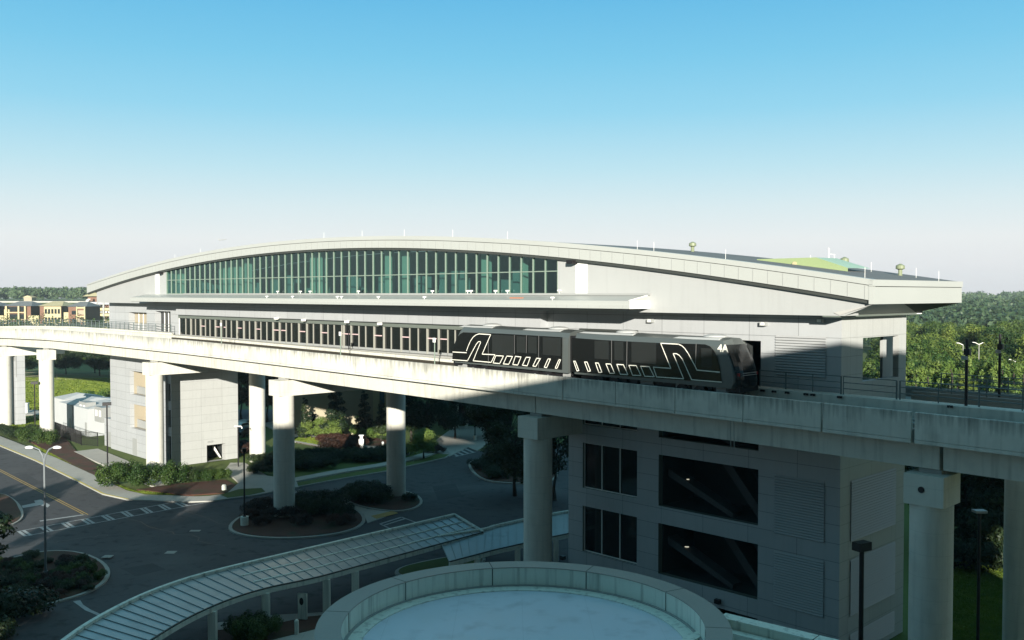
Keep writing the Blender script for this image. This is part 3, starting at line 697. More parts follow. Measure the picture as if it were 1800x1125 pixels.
# louvre panels: real corrugation
M['ledge'] = mat('louver painted shade', (.29, .30, .30), .6)  # darker colour on slat undersides, painting in their shade
def louver(x0, x1, z0, z1, plane, axis, parent):
    mb = MB(); n = max(4, int((z1 - z0) / .17)); st = (z1 - z0) / n
    for i in range(n):
        za = z0 + i * st
        prof = [(.0, za), (.085, za + .05), (.03, za + st)]
        if axis == 's':
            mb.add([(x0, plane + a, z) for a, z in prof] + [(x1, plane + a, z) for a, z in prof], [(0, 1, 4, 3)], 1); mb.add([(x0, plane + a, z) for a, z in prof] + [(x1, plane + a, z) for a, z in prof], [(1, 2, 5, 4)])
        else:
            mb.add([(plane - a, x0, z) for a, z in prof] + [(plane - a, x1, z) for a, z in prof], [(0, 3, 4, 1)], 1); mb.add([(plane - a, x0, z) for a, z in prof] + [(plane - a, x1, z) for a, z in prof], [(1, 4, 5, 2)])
    SB.part(mb, 'louver_panel', [M['louver'], M['ledge']], parent)
lz = [vz(1451, 847), vz(1451, 955), vz(1451, 987), vz(1451, 1087)]
l0, l1 = S_(1453, 0), S_(1364.5, 0)
pz = (vz(1453, 665), vz(1453, 592))
for a, b in ((lz[1], lz[0]), (lz[3], lz[2]), pz, (lz[3] - (lz[1] - lz[2]) - (lz[2] - lz[3]), lz[3] - (lz[1] - lz[2]))):
    a = max(a, .4); louver(l0, l1, a, b, .01, 's', tw)
    if (a, b) != pz: louver(-7.9, -1.4, a, b, sr0 - .01, 'o', tw)
# windows of the right tower
for i, (a, b, c, d) in enumerate(wins):
    mb = MB(); w3 = (b - a) / 3
    mb.box(a, b, -.28, -.2, c, c + .07); mb.box(a, b, -.28, -.2, d - .06, d)
    for k in range(4): x = a + (b - a) * k / 3; mb.box(max(a, x - .03), min(b, x + .03), -.285, -.19, c, d)
    w = SB.part(mb, 'window', M['white'], tw)
    mb = MB(); mb.box(a, b, -.3, -.27, c, d); 
    if w: SB.part(mb, 'window_pane', M['blackglass'], tw)
for i, (a, b, c, d) in enumerate(opens):
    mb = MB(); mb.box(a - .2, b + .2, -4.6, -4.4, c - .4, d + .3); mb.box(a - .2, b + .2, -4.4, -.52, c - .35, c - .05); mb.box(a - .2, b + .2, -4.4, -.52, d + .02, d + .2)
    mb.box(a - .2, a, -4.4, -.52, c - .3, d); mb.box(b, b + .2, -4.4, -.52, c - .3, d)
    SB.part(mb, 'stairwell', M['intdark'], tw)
    mb = MB(); hh = d - c
    mb.xz([(a + .3, c - .1), (a + 3.6, c + hh), (a + 4.4, c + hh), (a + 1.1, c - .1)], -3.6, -1.9); mb.xz([(a + 2.5, c - .1), (b - .2, c + hh * .55), (b - .2, c + hh * .7), (a + 2.5, c + .25)], -2.0, -.9)
    SB.part(mb, 'stair_flight', M['stair'], tw)
    if i in (1, 2):
        mb = MB(); x = S_(1200, -.9); z = c + hh * (.53 if i == 1 else .55)
        mb.bar((x - .42, -1.2, z + .03), (x + .0, -1.2, z - .03), .1, .05); mb.bar((x + .0, -1.2, z - .03), (x + .25, -1.2, z + .02), .1, .05); SB.part(mb, 'light_fitting', M['lampglow'], tw)
# slot window and door opening on platform level
mb = MB(); mb.box(slot[0], slot[1], 0, .25, slot[2], slot[3]); SB.part(mb, 'slot_louver', M['dark'])
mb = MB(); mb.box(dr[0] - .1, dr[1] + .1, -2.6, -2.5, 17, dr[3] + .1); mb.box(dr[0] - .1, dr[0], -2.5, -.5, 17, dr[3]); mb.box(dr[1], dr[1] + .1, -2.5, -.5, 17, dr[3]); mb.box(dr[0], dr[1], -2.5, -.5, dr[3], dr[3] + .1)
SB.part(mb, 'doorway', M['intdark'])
# left tower
lh = [fr(226.5, 651, 286, 691, 0), fr(226.5, 708.5, 286, 751, 0)]
def lopen(uv): s, z = on_o(uv[0], uv[1], 0); return s, z
zl1t, zl1b = vz(226.5, 651), vz(226.5, 692); zl2t, zl2b = vz(226.5, 708.5), vz(226.5, 751)
sa_, sb_ = S_(285, 0), S_(226.5, 0)
gl0, gl1 = S_(298, 0), S_(289, 0)
ph1 = fr(226, 549, 258, 579, 0); ph2 = fr(272, 547, 300, 582, 0)
ph1 = (ph1[0], ph1[1], vz(240, 580), vz(240, 549)); ph2 = (ph2[0], ph2[1], vz(285, 583), vz(285, 547))
holes = [(sa_, sb_, zl1b, zl1t), (sa_, sb_, zl2b, zl2t), (gl0, gl1, .4, 15.4), ph1]
mb = MB(); wallgrid(mb, sl0, sl1, 0, 16.6, holes[:3], 0, .6); wallgrid(mb, sd1, sl1, 16.6, TOPW, [ph1, ph2], 0, .9)
mb.add([(sl1, 0, 0), (sl1, -DEP, 0), (sl1, -DEP, TOPW), (sl1, 0, TOPW)], [(0, 3, 2, 1)])
mb.add([(sl0, -DEP, 0), (sl1, -DEP, 0), (sl1, -DEP, 17), (sl0, -DEP, 17)], [(0, 1, 2, 3)])
tl = SB.part(mb, 'stair_tower', M['clad'])
dh = [on_s(363.5, 783, sl0), on_s(396, 779, sl0), on_s(364, 826, sl0)]
dhole = (dh[1][0], dh[0][0], .0, dh[0][1])
mb = MB(); wallgrid(mb, -9.8, 0, 0, 16.6, [dhole], sl0, 1.0, axis='o'); SB.part(mb, 'end_wall', M['clad_end'], tl)
mb = MB(); mb.box(sl0 + 1.0, sl0 + 3.2, dhole[0] - .3, dhole[1] + .3, dhole[3], dhole[3] + .1); mb.box(sl0 + 3.2, sl0 + 3.3, dhole[0] - .3, dhole[1] + .3, 0, dhole[3]); mb.box(sl0 + 1, sl0 + 3.2, dhole[0] - .35, dhole[0] - .3, 0, dhole[3]); mb.box(sl0 + 1, sl0 + 3.2, dhole[1] + .3, dhole[1] + .35, 0, dhole[3])
SB.part(mb, 'entrance_doorway', M['intdark'], tl)
mb = MB(); mb.xz([(sl0 + .4, .3), (sl0 + .6, .3), (sl0 + 2.8, 1.9), (sl0 + 2.8, 1.5)], dhole[0] + .4, dhole[0] + .6); SB.part(mb, 'stair_rail', M['white'], tl)
mb = MB(); mb.box(sl0 - .06, sl0, dhole[1] - .9, dhole[1] - .1, dhole[3] + .35, dhole[3] + .6); SB.part(mb, 'entrance_sign', M['grey'], tl)
mb = MB(); mb.box(gl0, gl1, -.62, -.55, .4, 15.4)
for k in range(1, 4): mb.box(gl0, gl1, -.55, -.3, 3.6 * k + .4, 3.6 * k + 1.6, 1)
SB.part(mb, 'corner_glazing', [M['blackglass'], M['clad']], tl)
for (c, d) in ((zl1b, zl1t), (zl2b, zl2t)):
    mb = MB(); mb.box(sa_ - .1, sb_ + .1, -2.4, -2.2, c - .3, d + .3); mb.box(sa_ - .1, sb_ + .1, -2.2, -.6, c - .12, c - .02); mb.box(sa_ - .1, sb_ + .1, -2.2, -.6, d, d + .1); mb.box(sb_, sb_ + .1, -2.2, -.6, c, d); mb.box(sa_ - .1, sa_, -2.2, -.6, c, d)
    SB.part(mb, 'stairwell', M['tan'], tl)
    mb = MB(); mb.xz([(sa_, c), (sb_, c), (sb_, c + (d - c) * .33), (sa_ + 2.6, c + (d - c) * .25), (sa_, c + .1)], -1.15, -1.0); SB.part(mb, 'stair_rail', M['grey'], tl)
for h in (ph1, ph2):
    mb = MB(); a, b, c, d = h; m_ = M['tan'] if h is ph1 else M['blackglass']
    mb.box(a, b, -1.0, -.92, c, d, 0)
    for k in range(1, 4): x = a + (b - a) * k / 4; mb.box(x - .05, x + .05, -.9, -.8, c, d, 1)
    if h is ph1: mb.box(a, b, -.9, -.84, c, c + (d - c) * .35, 2)
    SB.part(mb, 'platform_window', [m_, M['white'], M['grey']])
mb = MB(); mb.box(sd1 + .0, sd1 + .5, -.05, .12, ZP - .3, vz(316, 553)); SB.part(mb, 'white_column', M['white'])
# low wing at the foot of the left tower
mb = MB(); w0, w1 = sl1, sl1 + 3.6; mb.box(w0, w1, -4, -.4, 0, 4.3); mb.box(w0 + 1, w0 + 2.3, -.4, -.37, 0, 2.3, 1); SB.part(mb, 'low_wing', [M['clad'], M['grey']], tl)
mb = MB(); a_ = S_(230, .02); mb.box(a_ - 1.6, a_, 0, .04, .1, 2.5); SB.part(mb, 'service_door', M['grey'], tl)
M['dpost'] = mat('door post paint', (.30, .30, .26), .45)
# header over the platform doors, doors, posts
hz0, hz1 = on_o(450, 558.5, .8)[1], on_o(450, 545, .8)[1]
sh1 = S_(309, .8); sh0 = S_(950, .8)
mb = MB(); mb.box(sh0, sh1, 0, .8, hz0, Z1 - .02); SB.part(mb, 'platform_header_wall', M['clad'])
mb = MB(); mb.box(sr1, sh0 - .004, -.02, .0, hz0 - 2.9, TOPW); SB.part(mb, 'platform_wall', M['clad'])
dz1 = on_o(450, 564.5, .3)[1]
mb = MB(); mb.box(sr1, sd1, .0, .45, dz1, hz0 - .003); SB.part(mb, 'door_header', M['header'])
mb = MB(); mb.box(sr1, sd1, -.1, .2, ZP - .1, dz1); SB.part(mb, 'platform_door_glass', M['blackglass'])
mb = MB(); mb.box(sr1, sd1, .2, .3, ZP, ZP + .22); SB.part(mb, 'door_sill', M['grey'])
thick = [335, 352, 378, 388, 416, 428, 448.5, 479.5, 491, 525, 539, 564, 604, 617, 657.5, 674.5, 705, 751, 771, 815, 840, 880, 905, 950, 975]
thin = [326, 343, 360.5, 368.5, 397, 406, 438, 458, 468.5, 502.5, 512, 550.5, 576, 587, 600.5, 630.5, 642.5, 687.5, 720, 735, 787, 800, 860, 893, 925, 938]
for u in thick: s = S_(u, .3); mb = MB(); mb.box(s - .055, s + .055, .2, .38, ZP, dz1); SB.part(mb, 'door_post', M['dpost'])
for u in thin: s = S_(u, .25); mb = MB(); mb.box(s - .04, s + .04, .2, .3, ZP, dz1); SB.part(mb, 'door_frame', M['post'])
zp_ = on_o(482, 580, .3)[1]
for a, b in ((353, 359.5), (378, 384.5), (393, 396), (417, 423), (450, 457), (480.5, 489), (494, 502), (526, 535), (565, 575), (602, 614), (619, 629), (658, 670), (707, 719), (752, 766), (774, 785)):
    mb = MB(); mb.box(S_(b, .3), S_(a, .3), .22, .32, zp_ - .05, zp_ + .05); SB.part(mb, 'warning_strip', M['pink'])
# platform slab and underside
mb = MB(); mb.box(sr1 + .01, sl0 - .01, -DEP, .9, 16.2, ZP - .02); SB.part(mb, 'platform_slab', M['conc_dk'])
# wall lamps
for u, v in ((485, 560), (533, 563), (609, 566), (667, 569.5)):
    s, z = on_o(u, v, 1.0); mb = MB(); mb.box(s - .18, s + .18, .8, 1.15, z - .1, z + .14); SB.part(mb, 'wall_lamp', M['white'])
for u, v in ((1143, 564), (1342, 569.5), (1441, 564)):
    s, z = on_o(u, v, .2); mb = MB(); mb.box(s - .22, s + .22, 0, .35, z - .12, z + .14, 1); mb.box(s - .15, s + .12, .35, .37, z - .08, z + .1, 0); SB.part(mb, 'wall_lamp', [M['white'], M['grey']])
for u, v in ((1262, 1057), (990, 980)):
    s, z = on_o(u, v, .1); mb = MB(); mb.box(s - .2, s + .2, 0, .3, z - .15, z + .15); SB.part(mb, 'wall_lamp', M['black'])
M['skirt'] = mat('grey skirt roof', (.50, .49, .46), .6, var=.08)
# skirt roof over the right tower head
ze1 = on_o(1465, 549.5, 1.88)[1]; se1 = on_o(1465, 549.5, 1.88)[0]
mb = MB(); mb.add([(sR + .02, 2.15, zb - .01), (sR + .02, oa_, zb - .01), (11.2, -9.2, ZE), (11.2, 1.85, ZE)], [(0, 1, 2, 3)]); mb.add([(sR + .02, 2.15, zb - .01), (11.2, 1.85, ZE), (se1, 1.86, ze1)], [(0, 1, 2)])
mb.box(11.2, 12.3, -9.3, 1.78, ZE - .13, ZE - .004, 1); mb.box(11.1, 12.3, -9.9, -9.31, ZE - .09, ZE - .03, 2)
SB.part(mb, 'skirt_roof', [M['skirt'], M['header'], M['white']])
# roof furniture
for u, v in ((353, 436), (308, 452), (570, 416), (637, 413), (711, 411), (796, 412), (892, 416), (1120, 432), (1149, 437), (1275, 452), (1424, 462), (1520, 484), (1610, 489), (1674, 490), (1531, 472)):
    o_ = 1.6 if u < 1540 else -8.
    if u in (1424, 1531): o_ = -8.
    s = max(sR + .3, S_(u, o_)); z = interp(c_top, s); mb = MB(); mb.tube((s, o_, z - .1), (s, o_, z + .62), .014, n=5); SB.part(mb, 'lightning_rod', M['white'])
M['vent'] = mat('olive vent metal', (.20, .23, .14), .5)
for u in (1217, 1484, 1582):
    o_ = BK + 3.0; s = max(sR + .6, S_(u, o_)); z = interp(c_top, s); mb = MB(); mb.tube((s, o_, z - .1), (s, o_, z + .35), .14); mb.lathe((s, o_, z + .35), [(.12, 0), (.3, .08), (.28, .3), (.05, .42)], 12); SB.part(mb, 'roof_vent', M['vent'])
# green roof house
o_ = -3.8; a = S_(1330, o_); b = S_(1434, o_); c = S_(1490, o_); zt0 = on_o(1400, 453.5, o_)[1]
mb = MB(); zb_ = interp(c_top, b) - .6
mb.add([(a, o_, zb_), (b, o_, zb_ - .3), (b, o_, zt0), (a, o_, zt0 + .0), (c, o_, zb_ + .1), (c, o_, zt0 - .75)], [(0, 1, 2, 3), (1, 4, 5, 2)], 0)
rph0 = SB.part(mb, 'roof_plant_house', M['green_roof']); mb = MB(); mb.add([(b, o_, zt0 - .0), (c, o_, zt0 - .75), (c - .2, o_ - 2.9, zt0 - .75), (b, o_ - 2.9, zt0 + .02), (a, o_, zt0 + .0), (a, o_ - 2.9, zt0 + .02)], [(0, 3, 2, 1), (4, 5, 3, 0)], 1)
rph = SB.part(mb, 'plant_house_roof', [M['green_top'], M['green_top']], rph0)
mb = MB(); mb.tube((S_(1397, o_), o_ + .02, zt0 - .4), (S_(1397, o_), o_ + .1, zt0 - .4), .16, n=12); SB.part(mb, 'round_vent', M['cream'], rph)
mb = MB(); s = S_(1456, -10); z = on_o(1456, 455, -10)[1]; mb.tube((s, -10, z - .5), (s, -10, z + .8), .04); mb.tube((s - .45, -10, z - .5), (s - .45, -10, z + .3), .03); mb.bar((s, -10, z + .35), (s - .5, -10, z + .3), .05, .05); SB.part(mb, 'weather_mast', M['white'])

# ------------------------------------------------------------------ guideways
def drop(s):
    P = [(-60, 6.9), (0, 6.37), (43, 5.95), (93, 5.57), (122, 5.57), (141, 5.62), (165, 6.1), (200, 7.2), (260, 10)]
    for (a, x), (b, y) in zip(P, P[1:]):
        if s <= b: t = (s - a) / (b - a); return x + (y - x) * t
    return P[-1][1]
def zT(s): return H - drop(s)
OG = 5.05
def extr(mb, prof, s0, s1, step=4., m=0):       # prof: list of (o, dz) around; swept along s at parapet-top height
    n = max(1, int(math.ceil((s1 - s0) / step))); k = len(prof); vs = []
    for i in range(n + 1):
        s = s0 + (s1 - s0) * i / n; z = zT(s); vs += [(s, o, z + dz) for o, dz in prof]
    fs = []
    for i in range(n):
        for j in range(k): fs.append((i * k + j, i * k + (j + 1) % k, (i + 1) * k + (j + 1) % k, (i + 1) * k + j))
    fs += [tuple(range(k - 1, -1, -1)), tuple(range(n * k, n * k + k))]; mb.add(vs, fs, m)
def joints(o): return S_(o, OG)
GW = LT('guideway_viaduct', 'raised concrete train guideway passing in front of the station with stained parapet', 'viaduct', (4.8, 3.1, 14.0))
gap = S_(1607, OG)
pj = sorted([S_(u, OG) for u in (1445, 1307, 1187, 1082, 989, 903, 828, 762)])
segs = []; last = gap - .12
mbp = MB(); ends = [-40, -27.5, -14, gap]
while ends[-1] < 250: ends.append(ends[-1] + (pj[0] - gap if False else 6.0))
ends = [-40, -30, -20, -10, gap] + pj + [pj[-1] + 8.5 * k for k in range(1, 24)]
for a, b in zip(ends, ends[1:]):
    g = .10 if abs(b - gap) < .01 or abs(a - gap) < .01 else .022
    mb = MB(); extr(mb, [(OG - .02, -1.45), (OG - .02, -.03), (OG - .05, 0), (OG - .26, 0), (OG - .26, -1.45)], a + g, b - g)
    extr(mb, [(OG, -1.66), (OG, -1.47), (OG - .26, -1.47), (OG - .26, -1.66)], a + g, b - g)
    GW.part(mb, 'parapet', M['conc_par'])
mb = MB(); extr(mb, [(OG - .3, -1.64), (OG - .3, -.95), (1.35, -.95), (1.35, -1.64)], -40, 240); GW.part(mb, 'deck', M['conc_dk'])
for a, b in ((-40, gap - 1.3), (gap - 1.1, 34.3), (34.4, 71.6), (71.7, 103.7), (103.8, 145), (145.1, 166.9), (167, 240)):
    mb = MB(); extr(mb, [(OG - .84, -3.05), (OG - .80, -1.645), (1.6, -1.645), (1.7, -3.08)], a, b); GW.part(mb, 'girder', M['conc'])
mb = MB(); extr(mb, [(1.35, -1.6), (1.35, .08), (1.2, .12), (.36, .12), (.36, -1.6)], -40, 240); GW.part(mb, 'inner_curb', M['conc'])
mb = MB(); extr(mb, [(1.36, -.95), (1.5, -.95), (1.5, -.17), (1.36, -.17)], sr1, S_(302, 1.4)); GW.part(mb, 'curb_undershade', M['undershade'])  # dark brown box standing for the shade of an undercut below the curb lip
for o in (3.6, 2.1):
    mb = MB(); extr(mb, [(o, -.93), (o + .5, -.93), (o + .5, -.72), (o, -.72)], -40, 240); GW.part(mb, 'running_plinth', M['conc_dk'])
for u in (1341, 1361, 1384, 1417, 1429, 1476, 1670):
    s, z = on_o(u, 686 + (u - 1341) * .085, 1.35); mb = MB(); mb.box(s - .16, s - .03, 1.35, 1.45, z - .08, z + .04); mb.box(s + .03, s + .14, 1.35, 1.45, z - .08, z + .04); mb.box(s - .16, s + .14, 1.351, 1.38, z + .0, z + .05); GW.part(mb, 'cable_bracket', M['black'])
G2 = LT('far_guideway', 'far train guideway running behind the station, parallel to the near one', 'viaduct', (4.8, -11, 14.0))
mb = MB(); extr(mb, [(-9.6, -1.64), (-9.6, -.45), (-9.85, -.45), (-9.85, -1.2), (-13.0, -1.2), (-13.0, -.5), (-13.3, -.5), (-13.3, -1.64)], -40, sr0 - .3); extr(mb, [(-9.6, -1.64), (-9.6, -1.2), (-13.0, -1.2), (-13.0, -.5), (-13.3, -.5), (-13.3, -1.64)], sr0 - .3, 240)
G2.part(mb, 'deck', M['conc_dk'])
mb = MB(); extr(mb, [(-10, -3.08), (-9.9, -1.645), (-12.9, -1.645), (-12.8, -3.08)], -40, 240); G2.part(mb, 'girder', M['conc'])
# piers
def pier(s, beam, label, near=True, far=True, w=2.1):
    t = LT('viaduct_pier', label, 'concrete pier', (s, 3.9, 0), 'concrete piers under the guideways')
    zb = zT(s) - 3.08
    def octo(cx, cy, z0, z1, r):
        mb = MB(); mb.lathe((cx, cy, 0), [(r, z0), (r, z1)], 40); return mb
    if near: t.part(octo(s, 3.9, -.3, zb - 1.84, 1.1), 'column', M['conc_col'], smooth=False)
    if far: t.part(octo(s, -10.75, -.3, zb - 1.84, 1.1), 'column', M['conc_col'])
    def cap(a, b): mb = MB(); mb.box(s - w / 2, s + w / 2, a, b, zb - 1.85, zb - .22); return mb
    if beam: t.part(cap(-12.1 if far else -6., OG - .02), 'crossbeam', M['conc_col'])
    else:
        t.part(cap(OG - 2.3, OG - .02), 'cap', M['conc_col'])
        if far: t.part(cap(-11.9, -9.6), 'cap', M['conc_col'])
    for o in ((3.9, 2.2) + ((-10.4, -12.2) if far and beam else ())): mb = MB(); mb.box(s - .6, s + .6, o - .25, o + .25, zb - .22, zb); t.part(mb, 'bearing', M['conc_dk'])
    return t
t5 = pier(4.8, False, 'rightmost pier, a stout round column under the gap in the parapet, in shade')
mb = MB(); mb.tube((4.8 + .1, OG - .03, zT(4.8) - 3.08 - 1.0), (4.8 + .1, OG + .02, zT(4.8) - 3.08 - 1.0), .17, n=16); t5.part(mb, 'drain_hole', M['black'])
pier(34.4, True, 'shaded pier in front of the left edge of the near stair tower')
pier(71.7, True, 'half shaded pier standing in the planted traffic island with the white lamp base')
pier(103.8, True, 'fully sunlit pier in front of the far stair tower')
pier(145, False, 'slim sunlit pier left of the white sheds', far=False)
pier(167, True, 'sunlit pier at the left edge beside the grey utility shaft', far=False)
# railings
def railing(name, label, s0, s1, o, dz, group='guard rails along the guideways', pitch=2.2, h=1.1, panels=3, mm='grey', z=None):
    t = LT(name, label, 'railing', (s0, o, zT(s0) + dz), group); mb = MB(); n = max(1, round((s1 - s0) / pitch))
    f = (lambda s: zT(s) + dz) if z is None else (lambda s: z)
    for i in range(n + 1):
        s = s0 + (s1 - s0) * i / n; mp = MB(); mp.tube((s, o, f(s) - .02), (s, o, f(s) + h), .035 if i % 2 else .055, n=6); t.part(mp, 'post', M[mm])
    for k in range(1, panels + 1):
        for i in range(n):
            a = s0 + (s1 - s0) * i / n; b = s0 + (s1 - s0) * (i + 1) / n; mb.tube((a, o, f(a) + h * k / panels), (b, o, f(b) + h * k / panels), .032, n=5)
    t.part(mb, 'rail', M[mm])
M['railg'] = mat('galvanised rail', (.12, .15, .15), .5, metal=.2, var=.1)
ra = S_(1480, .95); rb = S_(1337, .95)
railing('railing', 'rail on the walkway in front of the near tower louvers', ra, rb, .95, .12, mm='railg')
rc = S_(1578, .95)
railing('railing', 'rail on the walkway in front of the tower end opening', rc, ra - .15, .95, .12, mm='railg')
railing('railing', 'rail on the walkway beyond the tower corner, by the dark poles', -14, rc - .2, .95, .12, mm='railg')
railing('railing', 'inner rail of the far guideway against the trees', -20, 9, -9.7, -.45, mm='railg')
railing('railing', 'outer rail of the far guideway against the trees', -20, 11, -13.1, -.5, mm='railg')
railing('railing', 'rail across the windows of the far stair tower', S_(300, .95), S_(235, .95), .95, .35, mm='railg')
railing('railing', 'long rail with many bars at the left end of the guideway', S_(234, .95), 200, .95, .35, mm='railg', pitch=1.6)
railing('railing', 'rail at the left end of the far guideway in front of the brick flats', sl1 + 1, 215, -13.1, -.5, mm='railg', pitch=1.0)
t = LT('cable_trunking', 'light grey cable trunking on the walkway left of the platform doors', 'trunking', (S_(300, .8), .8, 17.9)); mb = MB(); extr(mb, [(.5, .125), (1.15, .125), (1.15, .36), (.5, .36)], S_(300, .8), 235); t.part(mb, 'trunking', M['conc'])
# dark poles on the guideway
def gpole(u, vt, vb, o, bx, label):
    s, z0 = on_o(u, vb, o); z1 = on_o(u, vt, o)[1]; t = LT('signal_pole', label, 'pole', (s, o, z0), 'dark poles on the guideway')
    mb = MB(); mb.tube((s, o, z0 - .3), (s, o, z1), .085, n=10); t.part(mb, 'pole', M['black'])
    zb = on_o(u, bx, o)[1]; mb = MB(); mb.box(s - .22, s + .1, o - .08, o + .2, zb - .25, zb + .1, 0); mb.box(s - .1, s + .2, o + .1, o + .25, zb - .5, zb - .3, 1); t.part(mb, 'antenna_box', [M['black'], M['grey']])
gpole(1698, 596, 711, .95, 616, 'nearer dark pole on the walkway, with a box a little below its top')
gpole(1756.5, 587, 690, -9.4, 607, 'farther dark pole, taller in the picture, right of the other')
# white sign posts on the parapet
for i, (u, vt, vb, lab) in enumerate(((389, 569, 607, 'leftmost small white sign post on the parapet'), (598.5, 585, 623, 'middle small white sign post on the parapet'), (764, 596, 639, 'small white sign post on the parapet just left of the train'))):
    s, z1 = on_o(u, vt, OG - .15); t = LT('track_sign', lab, 'sign', (s, OG - .15, zT(s)), 'small signs along the parapet'); mb = MB(); mb.tube((s, OG - .15, zT(s) - .1), (s, OG - .15, z1), .045, n=8); t.part(mb, 'post', M['mull'])
    mb = MB(); mb.box(s - .17, s + .17, OG - .12, OG - .08, z1 - .28, z1 + .1); t.part(mb, 'sign_plate', M['white'])
s, z1 = on_o(613, 580, .9); t = LT('platform_pole', 'thin dark pole in front of the platform doors', 'pole', (s, .9, 17.9)); mb = MB(); mb.tube((s, .9, 17.7), (s, .9, z1), .05); t.part(mb, 'pole', M['black'])
# conduits hanging from the parapet
t = LT('hanging_conduit', 'pair of thin pale conduits running down the shaded girder', 'conduit', (S_(1290, OG), OG, 14)); mb = MB()
for u in (1286, 1292):
    s = S_(u, OG - .3); mb.tube((s, OG - .25, zT(s) - 1.66), (s, OG - .34, zT(s) - 3.5), .025, n=5)
t.part(mb, 'conduit', M['grey'])
# ------------------------------------------------------------------ train
TR = LT('people_mover_train', 'two-car black and silver driverless train with white outline graphics, on the guideway', 'train', (30.5, 3.0, zT(30.5) - .7))
O1, O0 = 4.3, 1.62; OM = (O1 + O0) / 2; HWD = (O1 - O0) / 2
sN = S_(1289, O1); sF = S_(794, O1); sG = S_(1004.5, O1)
def zsk(s): return zT(s) + .22 - .0       # skirt bottom
def carbody(sa, sb, cab_at_low, name):
    # longitudinal from sa to sb; cab end profile slanted
    mb = MB(); hts = [0, .35, .9, 1.5, 2.1, 2.6, 2.95]; HH = 2.95
    def endx(y, z, cab):
        if not cab: return 0.
        t = max(0, z - .7) / (HH - .7)
        return -( .0 + 0.95 * t ** 1.5 + .30 * abs(y) ** 3 + (.15 if z < .2 else 0))
    def ring(y, z):   # inward lean of sides near the top
        w = HWD * (1 - .03 * max(0, z - 1.0) / 1.9) - (.22 if z > 2.9 else .04 if z > 2.5 else 0)
        return OM + y * w
    L_ = sb - sa; ts = [0, .02, .05, .1, .15, .2, .5, .8, .85, .9, .95, .98, 1]
    ys = [-1, -.75, -.4, 0, .4, .75, 1]
    def X(t, y, z):
        x = sa + t * L_
        lo = max(0, 1 - t / .2); hi = max(0, (t - .8) / .2)
        if cab_at_low: x -= endx(y, z, True) * lo
        else: x += endx(y, z, True) * hi
        return x
    def narrow(t): return 1
    idx = {}; vs = []
    def V(x, y, z):
        k = (round(x, 4), round(y, 4), round(z, 4))
        if k not in idx: idx[k] = len(vs); vs.append((x, y, z + zsk(x)))
        return idx[k]
    fs = []
    for side in (-1, 1):
        for j in range(len(hts) - 1):
            for a, b in zip(ts, ts[1:]):
                q = [V(X(a, side, hts[j]), ring(side, hts[j]), hts[j]), V(X(b, side, hts[j]), ring(side, hts[j]), hts[j]), V(X(b, side, hts[j + 1]), ring(side, hts[j + 1]), hts[j + 1]), V(X(a, side, hts[j + 1]), ring(side, hts[j + 1]), hts[j + 1])]
                fs.append(tuple(q) if side < 0 else tuple(q[::-1]))
    def rt(y): return HH + .20 * (1 - y * y)
    for a, b in zip(ts, ts[1:]):
        for y0, y1 in zip(ys, ys[1:]):
            def W(t, y):
                z = rt(y) if abs(y) < 1 else HH
                return V(X(t, y, HH), ring(y, HH), z)
            fs.append((W(a, y0), W(b, y0), W(b, y1), W(a, y1)))
            def B(t, y): return V(X(t, y, 0), ring(y, 0), 0)
            fs.append((B(a, y1), B(b, y1), B(b, y0), B(a, y0)))
    for t, fl in ((0, 0), (1, 1)):
        for j in range(len(hts) - 1):
            for y0, y1 in zip(ys, ys[1:]):
                def E(y, z): return V(X(t, y, z), ring(y, z), z if z < HH else (rt(y) if abs(y) < 1 else HH))
                q = (E(y0, hts[j]), E(y1, hts[j]), E(y1, hts[j + 1]), E(y0, hts[j + 1])); fs.append(q[::-1] if fl else q)
    mb.add(vs, fs); return TR.part(mb, name, M['traingrey'], smooth=False)
nose_lo = S_(1314, OM + .25); nose_hi = sF + .05
car2 = carbody(nose_lo, sG - .32, True, 'front_car'); car1 = carbody(sG + .32, nose_hi, False, 'rear_car')
EPS = .05
def side_poly(pts, o, org, sc=6.): return [on_o(org[0] + x / sc, org[1] + y / sc, o) for x, y in pts]
def side_panel(pts, m, name, parent, o, org, th=.03):
    mb = MB(); mb.xz(side_poly(pts, o, org), o - th, o); TR.part(mb, name, m, parent)
A5 = (780, 550); A6 = (1060, 550)
side_panel([(88, 508), (95, 412), (112, 330), (140, 262), (172, 222), (205, 205), (600, 218), (1250, 256), (1246, 600), (600, 548)], M['trainblack'], 'window_band', car1, O1 + EPS, A5)
side_panel([(-330, 262), (0, 287), (600, 318), (1000, 328), (1075, 332), (1125, 352), (1165, 395), (1195, 450), (1225, 560), (1250, 735), (900, 712), (400, 680), (-330, 622)], M['trainblack'], 'window_band', car2, O1 + EPS, A6)
def stroke(mb, pts, w, o, closed=False, th=.012):
    P = [Vector((a, b)) for a, b in pts]
    if closed: P.append(P[0])
    for a, b in zip(P, P[1:]):
        d = (b - a)
        if d.length < 1e-4: continue
        d.normalize(); n = Vector((-d.y, d.x)) * (w / 2); a2 = a - d * w * .45; b2 = b + d * w * .45
        mb.add([(p.x, o, p.y) for p in (a2 - n, b2 - n, b2 + n, a2 + n)], [(0, 1, 2, 3)])
OS = O1 + EPS + .006
mb = MB()
